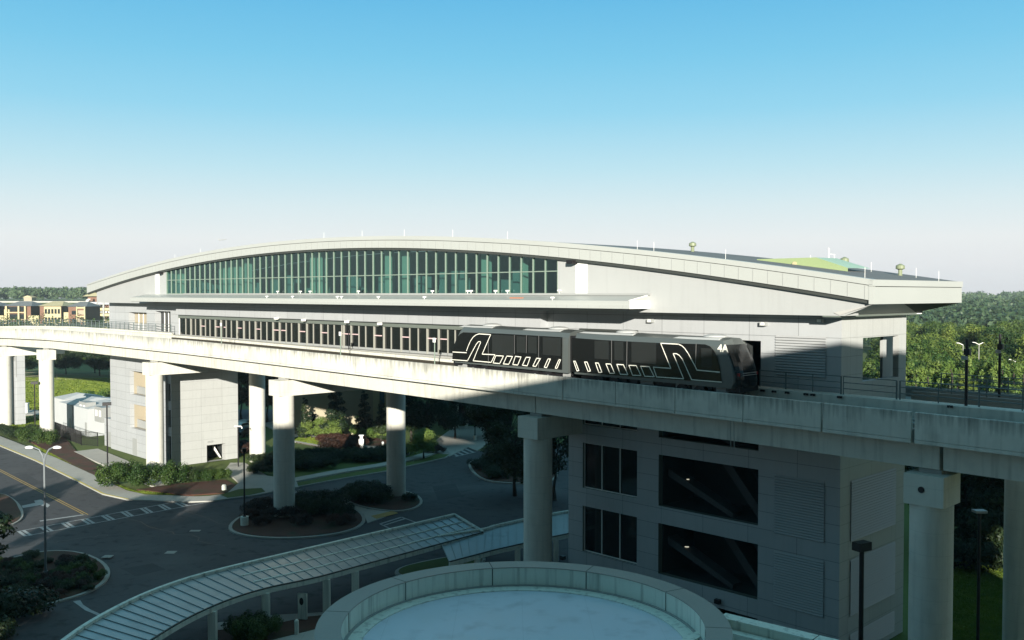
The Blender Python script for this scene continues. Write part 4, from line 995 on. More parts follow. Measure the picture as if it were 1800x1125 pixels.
for pl, cl in (([(95, 412), (238, 420)], 0), ([(240, 400), (258, 350), (280, 300), (310, 255), (340, 232), (372, 221), (495, 229), (405, 435), (540, 441), (500, 522), (310, 505), (352, 400), (390, 310), (385, 303), (365, 303), (340, 335), (300, 410), (250, 505), (75, 492)], 0),
               ([(550, 450), (630, 455), (590, 535), (520, 528)], 1), ([(665, 455), (725, 460), (685, 542), (628, 538)], 1), ([(755, 458), (815, 465), (780, 550), (728, 545)], 1), ([(868, 468), (912, 470), (880, 558), (830, 552)], 1), ([(980, 478), (1020, 482), (970, 565), (940, 560)], 1), ([(1100, 485), (1125, 487), (1085, 578), (1060, 573)], 1), ([(1215, 493), (1232, 495), (1195, 585), (1175, 582)], 1)):
    mb = MB(); stroke(mb, side_poly(pl, OS, A5), .065, OS, cl); TR.part(mb, 'outline_graphic', M['trainwhite'], car1)
for pl in ([(1370, 510), (1388, 510), (1425, 608), (1405, 612)], [(1485, 518), (1512, 518), (1548, 612), (1522, 617)], [(1600, 527), (1632, 530), (1668, 625), (1635, 628)]): mb = MB(); stroke(mb, side_poly(pl, OS, A5), .065, OS, 1); TR.part(mb, 'outline_graphic', M['trainwhite'], car2)
for pl, cl in (([(30, 537), (82, 540), (122, 637), (72, 637)], 1), ([(145, 543), (215, 547), (262, 650), (182, 647)], 1), ([(272, 553), (350, 556), (400, 660), (312, 658)], 1), ([(397, 563), (487, 567), (540, 672), (440, 668)], 1),
               ([(565, 675), (530, 572), (715, 585), (620, 350), (608, 320), (795, 330), (830, 345), (862, 375), (900, 430), (975, 570), (990, 603), (1230, 625)], 0), ([(565, 675), (850, 695), (740, 430), (775, 430), (805, 448), (838, 490), (935, 705), (1250, 730)], 0)): mb = MB(); stroke(mb, side_poly(pl, OS, A6), .06, OS, cl); TR.part(mb, 'outline_graphic', M['trainwhite'], car2)
M['seam'] = mat('train panel seam', (.13, .13, .125), .4)
M['dimwin'] = mat('dim train window', (.018, .020, .020), .16)
for org, car, seams, wins_ in ((A5, car1, ((1002, 240, 1000, 585), (872, 240, 870, 420), (745, 235, 745, 430), (470, 290, 470, 540)), ((770, 245, 860, 415), (890, 248, 980, 422), (1045, 255, 1235, 440), (510, 230, 735, 430))), (A6, car2, ((253, 295, 248, 660), (90, 290, 90, 530), (982, 328, 975, 575)), ((120, 300, 215, 495), (-90, 290, 60, 480), (300, 305, 560, 520), (1035, 370, 1150, 560)))):
    for x0, y0, x1, y1 in seams: mb = MB(); stroke(mb, side_poly([(x0, y0), (x1, y1)], OS - .002, org), .05, OS - .002); TR.part(mb, 'door_seam', M['seam'], car)
    for x0, y0, x1, y1 in wins_:
        side_panel([(x0, y0), (x1, y0 + (x1 - x0) * .05), (x1, y1 + (x1 - x0) * .08), (x0, y1)], M['dimwin'], 'window', car, O1 + EPS + .004, org, .01)
# cab windscreen and lower mask of the front car
def cab(side_low, x0, car):
    sg = 1 if side_low else -1
    HH = 2.95
    def xe(y, z):
        t = max(0, z - .7) / (HH - .7); return x0 + sg * (0.95 * t ** 1.5 + .30 * abs(y) ** 3) - sg * .07
    def pan(z0, z1, m, nm, yw=.9):
        mb = MB(); n = 8; ys = [-yw + 2 * yw * i / n for i in range(n + 1)]; zz = [z0 + (z1 - z0) * i / 6 for i in range(7)]
        for a, b in zip(ys, ys[1:]):
            for c, d in zip(zz, zz[1:]):
                mb.add([(xe(a, c), OM + a * HWD, c + zsk(x0)), (xe(b, c), OM + b * HWD, c + zsk(x0)), (xe(b, d), OM + b * HWD, d + zsk(x0)), (xe(a, d), OM + a * HWD, d + zsk(x0))], [(0, 3, 2, 1) if side_low else (0, 1, 2, 3)])
        TR.part(mb, nm, m, car)
    pan(1.15, 2.75, M['dimwin'], 'windscreen'); pan(.05, 1.12, M['trainblack'], 'cab_mask')
    for y in (-.78, .78):
        mb = MB(); mb.box(xe(y, .9) - .05, xe(y, .9) + .05, OM + y * HWD - .1, OM + y * HWD + .1, zsk(x0) + .8, zsk(x0) + .98); TR.part(mb, 'tail_lamp', M['tail'], car)
    mb = MB(); mb.box(xe(0, .9) - .04, xe(0, .9) + .02, OM - .8, OM + .8, zsk(x0) + .95, zsk(x0) + .99); mb.box(xe(0, .9) - .04, xe(0, .9) + .02, OM - .8, OM + .8, zsk(x0) + .82, zsk(x0) + .86); TR.part(mb, 'cab_trim', M['grey'], car)
M['tail'] = mat('red lamp lens', (.25, .02, .02), .3)
cab(True, nose_lo, car2); cab(False, nose_hi, car1)
# bumper, roof units, bogies, gangway
for x0, sg, car in ((nose_lo, 1, car2), (nose_hi, -1, car1)):
    mb = MB(); mb.box(x0 - sg * .02, x0 + sg * 1.0, O0 + .25, O1 - .25, zsk(x0) - .22, zsk(x0) + .12); TR.part(mb, 'bumper', M['black'], car)
M['acu'] = mat('roof unit paint', (.42, .43, .42), .5)
def rbox(sa, sb, car):
    mb = MB(); z = zsk((sa + sb) / 2) + 2.97
    mb.add([(sa, O0 + .35, z), (sb, O0 + .35, z), (sb, O1 - .32, z), (sa, O1 - .32, z), (sa + .1, O0 + .5, z + .13), (sb - .5, O0 + .5, z + .13), (sb - .5, O1 - .5, z + .13), (sa + .1, O1 - .5, z + .13)], [(4, 5, 6, 7), (0, 1, 5, 4), (1, 2, 6, 5), (2, 3, 7, 6), (3, 0, 4, 7)])
    mb.lathe((sa + (sb - sa) * .25, OM, z + .15), [(.8, 0), (.72, .10), (.45, .18), (.1, .21)], 20)
    TR.part(mb, 'air_conditioning_unit', M['acu'], car, smooth=False)
rbox(S_(880, OM), S_(818, OM) - .3, car1); rbox(S_(1000, OM), S_(932, OM), car1); rbox(S_(1128, OM), S_(1030, OM), car2); rbox(S_(1280, OM), S_(1196, OM), car2)
rr = random.Random(9)
for car, a, b in ((car1, sG + .5, nose_hi - .6), (car2, nose_lo + .9, sG - .5)):
    mb = MB(); x = a
    while x < b - .5:
        w = rr.uniform(.3, 1.1); z = zsk(x); mb.box(x, x + w, O0 + .4, O1 - .25 - rr.uniform(0, .3), z - rr.uniform(.28, .5), z + .02, rr.choice((0, 0, 1))); x += w + rr.uniform(.05, .4)
    mb.box(a, b, O0 + .3, O1 - .5, zsk(a) - .55, zsk(a) - .05)
    TR.part(mb, 'underframe', [M['black'], M['grey']], car)
    for f in (.16, .27, .73, .84):
        x = a + (b - a) * f
        for y in (O0 + .28, O1 - .28):
            mb = MB(); z = zT(x) - .72 + .48; mb.tube((x, y - .14, z), (x, y + .14, z), .48, n=24); mb.tube((x, y - .16, z), (x, y + .16, z), .2, n=12, m=1); TR.part(mb, 'wheel', [M['black'], M['grey']], car)
mb = MB(); mb.box(sG - .34, sG + .34, O0 + .35, O1 - .22, zsk(sG) + .1, zsk(sG) + 2.75); TR.part(mb, 'gangway', M['black'])
# car number
fc = bpy.data.curves.new('number', 'FONT'); fc.body = '4A'; fc.size = .66; fc.align_x = 'CENTER'; fc.align_y = 'CENTER'; fc.extrude = .008; fc.offset = .018
fo = bpy.data.objects.new('number_tmp', fc); col.objects.link(fo)
dg = bpy.context.evaluated_depsgraph_get(); fme = bpy.data.meshes.new_from_object(fo.evaluated_get(dg)); bpy.data.objects.remove(fo)
nx, nz = on_o(1270, 613, O1 + .04)
no = bpy.data.objects.new('car_number', fme); col.objects.link(no); no.parent = car2
fme.transform(Matrix(((-1, 0, 0, nx - TR.org[0]), (0, 0, 1, O1 + .0 - TR.org[1]), (0, 1, 0, nz - TR.org[2]), (0, 0, 0, 1)))); fme.materials.clear(); fme.materials.append(M['trainwhite'])

# ------------------------------------------------------------------ round roof in the foreground
RC = on_z(0, 0, 0); h0 = 14.0; cx, cy, zc, Rr = .034 * h0, 2.8553 * h0, H - h0, .627 * h0
rd = root('porte_cochere', 'round flat-roofed canopy building with pale parapet in the foreground', 'entrance canopy', (cx, cy, 0))
def ringm(r0, r1, z0, z1, n=96, gaps=()):
    mb = MB(); vs = []
    for i in range(n):
        a = 2 * math.pi * i / n
        for r, z in ((r1, z0), (r1, z1), (r0, z1), (r0, z0)): vs.append((r * math.cos(a), r * math.sin(a), z))
    fs = [(4 * i + k, 4 * ((i + 1) % n) + k, 4 * ((i + 1) % n) + (k + 1) % 4, 4 * i + (k + 1) % 4) for i in range(n) for k in range(4)]
    mb.add(vs, fs); return mb
WI = 1.08
ringm(Rr - WI + .03, Rr - .02, 3.9, zc - .05).build('wall', M['parwhite'], rd)
mb = ringm(Rr - WI, Rr, zc - .045, zc)
for k in range(10):
    a = R(101) + R(36) * k; mb.bar(((Rr - WI - .003) * math.cos(a), (Rr - WI - .003) * math.sin(a), zc + .002), ((Rr + .003) * math.cos(a), (Rr + .003) * math.sin(a), zc + .002), .045, .004, 1)
mb.build('coping', [M['coping'], M['dark']], rd)
mb = MB()
for k in range(10):
    a = R(101) + R(36) * k; r = Rr - WI + .025; mb.bar((r * math.cos(a), r * math.sin(a), zc - 1.0), (r * math.cos(a), r * math.sin(a), zc - .05), .05, .02)
mb.build('parapet_joint', M['dark'], rd)
ringm(Rr - WI - .10, Rr - WI + .03, zc - .99, zc - .90).build('flashing', M['grey'], rd)
ringm(Rr - WI - .72, Rr - WI - .10, zc - 1.0, zc - .95).build('roof_gutter_band', M['parwhite'], rd)
mb = MB(); mb.lathe((0, 0, 0), [(Rr - WI - .05, zc - 1.3), (Rr - WI - .05, zc - 1.0)], 96); mb.build('roof_deck', M['membrane'], rd)
p = at_y(1258, 1110, 34); 
b_ = on_z(1259, 1118, zc - .9); mb = MB(); mb.box(b_.x - cx - .14, b_.x - cx + .14, b_.y - cy - .1, b_.y - cy + .1, zc - 1.0, zc - .55); mb.build('roof_outlet', M['black'], rd)
for k in range(8):
    a = R(45) * k + R(10); mb = MB(); mb.lathe(((Rr - 1.5) * math.cos(a), (Rr - 1.5) * math.sin(a), 0), [(.4, 0), (.4, 4.0)], 20); mb.build('column', M['parwhite'], rd)
# lower roof wing at the right of it
q = [on_z(u, v, 8.7) for u, v in ((1289, 1082), (1490, 1130), (1560, 1150))]
dd = (q[1] - q[0]).normalized(); nn = Vector((dd.y, -dd.x, 0))
wg = root('link_roof', 'low flat roof with stepped pale coping right of the round canopy', 'roof', (q[0].x, q[0].y, 0), math.atan2(dd.y, dd.x))
mb = MB(); mb.box(0, 30, -14, 0, 4.5, 8.0); mb.build('roof_deck', M['membrane'], wg)
mb = MB(); mb.box(-.4, 30, -.55, 0, 8.0, 8.65); mb.box(-.4, 30, -.62, .06, 8.66, 8.72); mb.box(-.4, 0.05, -5, -.56, 8.0, 8.65); mb.box(.06, 30, -1.1, -.63, 8.0, 8.3)
mb.box(4, 4.04, -.65, .08, 8.0, 8.725, 1); mb.box(12, 12.04, -.65, .08, 8.0, 8.725, 1)
mb.build('coping', [M['parwhite'], M['dark']], wg)

# ------------------------------------------------------------------ covered walkways
ZN, ZF = 3.0, 3.35
def canopywalk(name, label, farp, nearp, zn, zf, posts, lattice_from, group='covered walkways'):
    Fp = [on_z(u, v, zf) for u, v in farp]; Np = [on_z(u, v, zn) for u, v in nearp]
    # resample by linear interpolation, 4 sub-steps with catmull smoothing
    def cr(P, n):
        out = []
        for i in range(len(P) - 1):
            p0 = P[max(0, i - 1)]; p1 = P[i]; p2 = P[i + 1]; p3 = P[min(len(P) - 1, i + 2)]
            for k in range(n):
                t = k / n; out.append(.5 * ((2 * p1) + (p2 - p0) * t + (2 * p0 - 5 * p1 + 4 * p2 - p3) * t * t + (3 * p1 - p0 - 3 * p2 + p3) * t ** 3))
        out.append(P[-1]); return out
    n = 6; Fq = cr(Fp, n); Nq = cr(Np, n); c = (Fq[0] + Nq[0]) / 2; c.z = 0
    r = root(name, label, 'covered walkway', c, 0, group)
    for l in (Fq, Nq):
        for i in range(len(l)): l[i] = l[i] - c
    mb = MB(); m = len(Fq)
    vs = [p for p in Fq] + [p for p in Nq] + [p - Vector((0, 0, .08)) for p in Fq] + [p - Vector((0, 0, .08)) for p in Nq]
    fs = []
    for i in range(m - 1): fs += [(i, i + 1, m + i + 1, m + i), (2 * m + i, 3 * m + i, 3 * m + i + 1, 2 * m + i + 1), (m + i, m + i + 1, 3 * m + i + 1, 3 * m + i), (2 * m + i, 2 * m + i + 1, i + 1, i)]
    mb.add(vs, fs); mb.build('roof', M['metalroof'], r)
    # seams at even spacing along the far edge
    mb = MB(); tot = 0; acc = 0; nxt = 0.
    lat = MB()
    for i in range(m - 1):
        seg = (Fq[i + 1] - Fq[i]).length
        while nxt <= acc + seg:
            t = (nxt - acc) / seg; a = Fq[i].lerp(Fq[i + 1], t); b = Nq[i].lerp(Nq[i + 1], t); up = Vector((0, 0, .03))
            mb.bar(a + up, b + up, .04, .05, 0); nxt += .95
        acc += seg
    mb.build('roof_seam', M['seamroof'], r)
    if lattice_from is not None:
        for tt in (.36, .68):
            for i in range(lattice_from, m - 1):
                lat.bar(Fq[i].lerp(Nq[i], tt) + Vector((0, 0, .02)), Fq[i + 1].lerp(Nq[i + 1], tt) + Vector((0, 0, .02)), .16, .05)
        lat.build('roof_batten', M['parwhite'], r)
    mb = MB(); mb2 = MB()
    for i in range(m - 1):
        mb.bar(Fq[i] + Vector((0, 0, .08)), Fq[i + 1] + Vector((0, 0, .08)), .28, .2)
        mb2.bar(Nq[i] + Vector((0, 0, -.18)), Nq[i + 1] + Vector((0, 0, -.18)), .16, .3); mb2.bar(Nq[i] + Vector((0, 0, .03)), Nq[i + 1] + Vector((0, 0, .03)), .1, .08, 1)
    mb.bar(Fq[-1] + Vector((0, 0, .08)), Nq[-1] + Vector((0, 0, .08)), .2, .18)
    mb.build('edge_beam', M['parwhite'], r); mb2.build('eave_beam', [M['parwhite'], M['dark']], r)
    for (u0, v0, w) in posts:
        j = min(range(m - 1), key=lambda i: abs(900 + F * ((Nq[i] + c).x + (Nq[i + 1] + c).x) / ((Nq[i] + c).y + (Nq[i + 1] + c).y) - u0))
        ua_, ub_ = (900 + F * (Nq[i_] + c).x / (Nq[i_] + c).y for i_ in (j, j + 1)); a = Nq[j].lerp(Nq[j + 1], max(0, min(1, (u0 - ua_) / (ub_ - ua_)))); mb = MB()
        mb.box(a.x - w / 2, a.x + w / 2, a.y - .12, a.y + .3, .1, zn - .3); mb.box(a.x - w / 2 - .06, a.x + w / 2 + .06, a.y - .2, a.y + .38, 0, .16)
        mb.build('post', M['parwhite'], r)
    return r
M['seamroof'] = mat('roof seam', (.30, .33, .33), .5, metal=.3)
canopywalk('covered_walkway', 'long curved metal roof over the footpath, swinging to the lower left corner', [(20, 1210), (70, 1165), (117, 1125), (175, 1087), (250, 1049), (325, 1021), (400, 1000.5), (500, 976.5), (600, 953), (700, 929.5), (799, 906)],
           [(130, 1235), (178, 1195), (222, 1156), (276, 1119), (336, 1084), (402, 1055), (468, 1034.5), (558, 1015), (652, 989.5), (748, 963.5), (849, 936)], ZN, ZF, [(463, 1050, .5), (571, 1022, .5), (622, 1007, .5), (808, 957, .5), (841, 948, .45), (368, 1080, .5)], 36)
canopywalk('covered_walkway', 'straight lower metal roof leading from behind the curved one to the near tower', [(770, 945), (850, 932), (871, 926), (921, 915), (967, 906), (1001, 900)],
           [(790, 988), (847, 973), (870, 967), (921, 955.5), (967, 945), (1001, 938)], 2.7, 3.0, [(838, 984, .45), (910, 966, .45), (978, 951, .4)], None)

# ------------------------------------------------------------------ street furniture
def double_lamp(u, v, vt, label):
    b = on_z(u, v); Y = b.y; zt = at_y(u, vt, Y).z
    r = root('street_lamp', label, 'street lamp', b)
    mb = MB(); mb.tube((0, 0, 0), (0, 0, zt - 1.2), .11, .075, 12); mb.tube((0, 0, 0), (0, 0, .4), .18, .16, 12); mb.build('pole', M['lampgrey'], r)
    for sx in (-1, 1):
        mb = MB(); pts = [Vector((0, 0, zt - 1.25)), Vector((sx * .12, 0, zt - .7)), Vector((sx * .4, 0, zt - .2)), Vector((sx * .8, -.1, zt)), Vector((sx * 1.0, -.12, zt + .0))]
        for a, b_ in zip(pts, pts[1:]): mb.tube(a, b_, .06, n=8)
        arm = mb.build('arm', M['lampgrey'], r)
        mb = MB(); mb.lathe((0, 0, 0), [(.05, -.13), (.26, -.08), (.3, 0), (.2, .1), (.04, .14)], 16)
        mb.v = [(x * 1.25 + sx * 1.15, y * .7 - .12, z + zt + .0) for x, y, z in mb.v]; mb.build('lamp_head', M['white'], arm)
M['lampgrey'] = mat('grey lamp post', (.16, .18, .19), .5, var=.08)
double_lamp(80.5, 1012, 786, 'tall grey street lamp with two curved arms on the left island')
def box_lamp(u, v, hgt, label, base='conc', bh=.9, grp='dark lamp posts with box heads', w=.34, head=.5):
    b = on_z(u, v); r = root('street_lamp', label, 'street lamp', b, R(20), grp)
    if bh: mb = MB(); mb.lathe((0, 0, 0), [(w, 0), (w, bh)], 20); mb.build('base', M['parwhite'], r)
    mb = MB(); mb.tube((0, 0, bh), (0, 0, hgt - .25), .085, n=10); mb.tube((0, 0, bh), (0, 0, bh + .12), .17, n=10); mb.build('pole', M['black'], r)
    mb = MB(); mb.box(-head, head, -.32, .32, hgt - .25, hgt + .12); mb.box(-.1, .1, -.1, .1, hgt - .4, hgt - .25); mb.build('lamp_head', M['black'], r)
def hz(u, v, vt): b = on_z(u, v); return at_y(u, vt, b.y).z
box_lamp(189.5, 850, hz(189.5, 850, 709), 'dark lamp post on a white base beside the left pavement bushes')
box_lamp(430, 926, hz(430, 926, 790), 'short dark lamp post on a round white base at the tip of the planted island', bh=1.05, w=.4, head=.2)
box_lamp(62, 775, hz(62, 775, 672), 'dark lamp post left of the slim sunlit pier')
b = at_y(1515, 955, 51)
r_ = root('street_lamp', 'dark lamp post rising in front of the end wall of the near tower', 'street lamp', (b.x, b.y, 0), R(30), 'dark lamp posts with box heads')
mb = MB(); mb.tube((0, 0, 0), (0, 0, b.z - .45), .13, n=10); mb.build('pole', M['black'], r_)
mb = MB(); mb.box(-.45, .45, -.3, .3, b.z - .38, b.z + .08); mb.bar((0, 0, b.z - .5), (-.2, 0, b.z - .38), .06, .06); mb.bar((0, 0, b.z - .5), (.2, 0, b.z - .38), .06, .06); mb.build('lamp_head', M['black'], r_)
b = at_y(1722, 898, 60)
r_ = root('street_lamp', 'dark lamp post with a flat grey head on the right lawn', 'street lamp', (b.x, b.y, 0), 0, 'dark lamp posts with box heads')
mb = MB(); mb.tube((0, 0, 0), (0, 0, b.z - .1), .1, n=10); mb.build('pole', M['black'], r_); mb = MB(); mb.box(-.38, .38, -.3, .3, b.z - .1, b.z + .05); mb.build('lamp_head', M['grey'], r_)
box_lamp(835, 775, hz(835, 775, 735), 'short dark lamp post on the far paved plaza', bh=0.9, w=.25, head=.12)
b = on_z(419, 822); r_ = root('camera_pole', 'dark pole with two white arms right of the far tower corner', 'pole', b); zz = hz(419, 822, 750)
mb = MB(); mb.tube((0, 0, 0), (0, 0, zz), .09); mb.build('pole', M['black'], r_); mb = MB(); mb.bar((-.5, 0, zz + .05), (.45, 0, zz + .05), .12, .14); mb.bar((.45, 0, zz + .05), (.55, 0, zz - .25), .12, .12); mb.build('camera_arm', M['white'], r_)
# bollards and small things
def bollard(u, v, h, r, m, name, label, cat, group=None):
    b = on_z(u, v); mb = MB(); mb.lathe((0, 0, 0), [(r, 0), (r, h - r * .7), (r * .7, h - r * .15), (r * .15, h)], 16); o = mb.build(name, m); o.location = b; return tag(o, label, cat, group)
bollard(521.5, 1118, 1.15, .15, M['parwhite'], 'bollard', 'white bollard beside the slab sign at the lower left of the round roof', 'bollard')
bollard(394, 863, .8, .28, M['parwhite'], 'bollard', 'stubby white bollard on the grass near the left crossing', 'bollard')
for (u, v, h, lab) in ((629, 784, 1.3, 'left white bollard of the bright group across the drive'), (642, 783, 1.4, 'right white bollard of the bright group across the drive'), (673, 790, 1.2, 'white bollard next to the second row column across the drive')):
    bollard(u, v, h, .18, M['white'], 'bollard', lab, 'bollard', 'white bollards across the drive')
b = on_z(635.5, 794); r_ = root('ticket_machine', 'white kiosk with a pale stand between the bollards across the drive', 'kiosk', b)
mb = MB(); mb.box(-.28, .28, -.2, .2, 0, 1.15); mb.box(-.36, .36, -.26, .26, 1.15, 1.9); mb.box(-.2, .2, -.18, .18, 1.9, 2.4); mb.build('cabinet', M['white'], r_); mb = MB(); mb.box(-.36, .36, -.3, .3, 2.4, 2.52); mb.build('hood', M['white'], r_)
# slab sign with dark oval
b = on_z(530, 1092); r_ = root('slab_sign', 'white slab sign with a dark oval emblem under the curved walkway roof', 'sign', b, R(-12)); zz = hz(530, 1092, 1043)
mb = MB(); mb.add([(-.2, -.1, 0), (.42, -.1, 0), (.42, .1, 0), (-.2, .1, 0), (-.25, -.1, zz), (.42, -.1, zz), (.42, .1, zz), (-.25, .1, zz)], [(0, 3, 2, 1), (4, 5, 6, 7), (0, 1, 5, 4), (1, 2, 6, 5), (2, 3, 7, 6), (3, 0, 4, 7)]); mb.build('panel', M['parwhite'], r_)
mb = MB(); mb.add([(.05 + .16 * math.cos(a), -.108, zz - .55 + .27 * math.sin(a)) for a in [2 * math.pi * i / 20 for i in range(20)]], [tuple(range(20))]); mb.build('emblem', M['black'], r_)
# gate posts, box, at the left service road
for u, v, h, m, lab in ((20, 716, 1.6, 'yellow', 'leftmost yellow post by the utility shaft'), (24, 726, 1.9, 'yellow', 'white and yellow gate post left of the barrier'), (33.5, 726, 2.3, 'white', 'tall white gate post of the barrier'), (29, 713, 1.5, 'white', 'thin white post behind the barrier'), (36.5, 714, 1.6, 'yellow', 'yellow post right of the barrier post')):
    bollard(u, v, h, .16, M[m], 'gate_post', lab, 'post', 'gate posts by the service road')
b = on_z(44.5, 726); mb = MB(); mb.box(-.6, .6, -.4, .4, 0, 1.9); mb.box(-.68, .68, -.46, .46, 1.9, 2.0); o = mb.build('control_cabinet', M['white']); o.location = b; tag(o, 'white control cabinet beside the service road gate posts', 'cabinet')
b = on_z(1.5, 748); mb = MB(); mb.lathe((0, 0, 0), [(.4, 0), (.38, .4), (.28, .8), (.27, 1.4), (.1, 1.5)], 16); mb.lathe((0, 0, 0), [(.6, 0), (.6, .08)], 8); o = mb.build('traffic_barrel', M['orange']); o.location = b; tag(o, 'orange traffic barrel at the left edge of the picture', 'traffic barrel')
# grey utility shaft
s0 = S_(27, 2.2); s1 = S_(8, 2.2); t = LT('utility_shaft', 'grey panelled utility shaft beside the leftmost pier', 'utility shaft', (s0, 2.2, 0))
mb = MB(); mb.box(s0, s1, .8, 2.2, -.2, 14.6); mb.box(s0 + .1, s0 + .5, 2.2, 2.5, -.2, 11.5); mb.box(s0 + 1.0, s0 + 1.3, 2.2, 2.45, -.2, 14, 1); mb.box(s0 - .05, s0 + .95, 2.2, 2.35, 8.6, 14.4, 1)
t.part(mb, 'shaft', [M['clad'], M['grey']])
# white sheds, HVAC, fence
def shed(s0, s1, o0, o1, z, label):
    t = LT('modular_shed', label, 'shed', (s0, o0, 0), 'white modular sheds behind the fence')
    mb = MB(); mb.box(s0, s1, o1, o0, 0, z); mb.box(s0 + .5, s0 + 1.3, o0, o0 + .03, .2, 2.3, 1); t.part(mb, 'wall', [M['shed'], M['grey']])
    mb = MB(); a, b, c, d = s0 - .15, s1 + .15, o1 - .15, o0 + .15; mo = (c + d) / 2; zz = z + .75
    mb.add([(a, d, z), (b, d, z), (b, c, z), (a, c, z), (a + 1.6, mo, zz), (b - 1.6, mo, zz)], [(0, 1, 5, 4), (2, 3, 4, 5), (3, 0, 4), (1, 2, 5), (3, 2, 1, 0)]); t.part(mb, 'roof', M['shed'])
cs = on_z(155, 768) - P0; ss = cs.x * A.x + cs.y * A.y; so = cs.x * NB.x + cs.y * NB.y
def shed_s(u): 
    d = ray(u, 760); b = P0 + NB * so; t = (b.x * NB.x + b.y * NB.y) / (d.x * NB.x + d.y * NB.y); p = d * t - P0; return p.x * A.x + p.y * A.y
e1_, e2_ = shed_s(128), shed_s(107)
shed(ss, e1_ - .03, so, so - 9.5, 4.6, 'rightmost white modular shed, nearest the far stair tower')
shed(e1_ + .03, e2_, so + .1, so - 9.5, 4.7, 'middle white modular shed of the three')
shed(e2_ + 1.6, e2_ + 6.5, so - 1.0, so - 8, 4.9, 'leftmost white modular shed, half hidden by the slim pier')
for u, v, lab in ((154, 705, 'large grey rooftop air unit behind the white sheds'), (182, 715, 'smaller grey rooftop air unit next to the far stair tower')):
    b = on_z(u, v + 26, 3.0); mb = MB(); mb.box(-1.6, 1.6, -.8, .8, 0, 2.4); mb.box(-1.2, -.4, -.84, -.8, .9, 1.9, 1); mb.box(.3, 1.1, -.84, -.8, .9, 1.9, 1); o = mb.build('air_handling_unit', [M['grey'], M['white']]); o.location = (b.x, b.y, 3.0); o.rotation_euler = (0, 0, TH + math.pi); tag(o, lab, 'air unit')
def fence(pts, h, label, m='black', slats=True, pitch=.16, pp=2.5, name='fence'):
    W = [Vector((*g2(u, v), 0)) for u, v in pts]; r = root(name, label, 'fence', W[0]); W = [w - W[0] for w in W]; a = MB(); p_ = MB()
    for q0, q1 in zip(W, W[1:]):
        L_ = (q1 - q0).length; n = max(1, int(L_ / pp))
        for i in range(n + 1): c = q0.lerp(q1, i / n); p_ = MB(); p_.tube(c, c + Vector((0, 0, h)), .05, n=6); p_.build('post', M[m], r)
        for z in (.15, h * .55, h - .05): a.bar(q0 + Vector((0, 0, z)), q1 + Vector((0, 0, z)), .04, .06)
        if slats:
            k = int(L_ / pitch)
            for i in range(k): c = q0.lerp(q1, (i + .5) / k); a.bar(c + Vector((0, 0, .1)), c + Vector((0, 0, h)), .02, .05)
    a.build('rails', M[m], r)
fence([(90, 762), (143, 783), (172, 785)], 2.2, 'black metal picket fence in front of the white sheds')
fence([(20, 672), (100, 667), (190, 668), (250, 670)], 2.4, 'thin post and wire fence along the back of the sunny lawn', m='tan', slats=False, pp=9)
# ------------------------------------------------------------------ buildings behind
def rbld(name, label, x0, x1, y0, y1, h, m, cat='building', rz=0):
    r = root(name, label, cat, ((x0 + x1) / 2, y0, 0), rz); w = (x1 - x0) / 2
    MB().box(-w, w, 0, y1 - y0, -.3, h).build('wall', m, r); return r
def px(u, Y): return (u - 900) / F * Y
r = rbld('office_building', 'shaded beige building with a light doorway beyond the drive, behind the second row columns', px(498, 156), px(655, 156), 156, 176, 15.5, M['beige'])
w = (px(655, 156) - px(498, 156)) / 2
mb = MB(); c0 = px(577, 156) - (px(498, 156) + px(655, 156)) / 2
mb.box(-w + 4.6, -w + 5.3, -.12, -.0, 0, 3.4); mb.build('entrance_door', M['blackglass'], r)
mb = MB(); mb.box(-w + .3, -w + .6, -.5, 0, 0, 15); mb.box(-w + 7.2, -w + 7.6, -.5, 0, 0, 15); mb.build('pilaster', M['beige'], r)
mb = MB(); mb.box(-w - .2, w + .2, -.6, .2, 15.5, 15.9); mb.build('cornice', M['beige'], r)
r = rbld('annex_building', 'pale annex wall with small teal windows right of the beige building', px(655, 154), px(700, 154), 154, 178, 16, M['cream'])
for k in range(2):
    mb = MB(); mb.box(-1.0 - .0 + k * 2.2, -.2 + k * 2.2, -.05, .01, 5.4, 7.6); mb.build('window', M['winteal'], r)
r = rbld('entrance_hall', 'dark glazed hall with white slanted props at the back of the plaza', px(770, 168), px(900, 168), 168, 190, 17, M['win'], 'building')
b = Vector((px(805, 160), 160, 0)); cxr = (px(770, 168) + px(900, 168)) / 2
for du, lean in ((803, 0), (819, 1.6), (797, -.5), (868, 1.4)):
    mb = MB(); x = px(du, 163) - cxr; mb.bar((x, -5.5, 0), (x + lean, -5.2, 13), .55, .5); mb.build('prop', M['parwhite'], r)
mb = MB(); mb.box(-7, 7, -6.5, 1, 12.6, 13.4); mb.build('entrance_roof', M['white'], r)
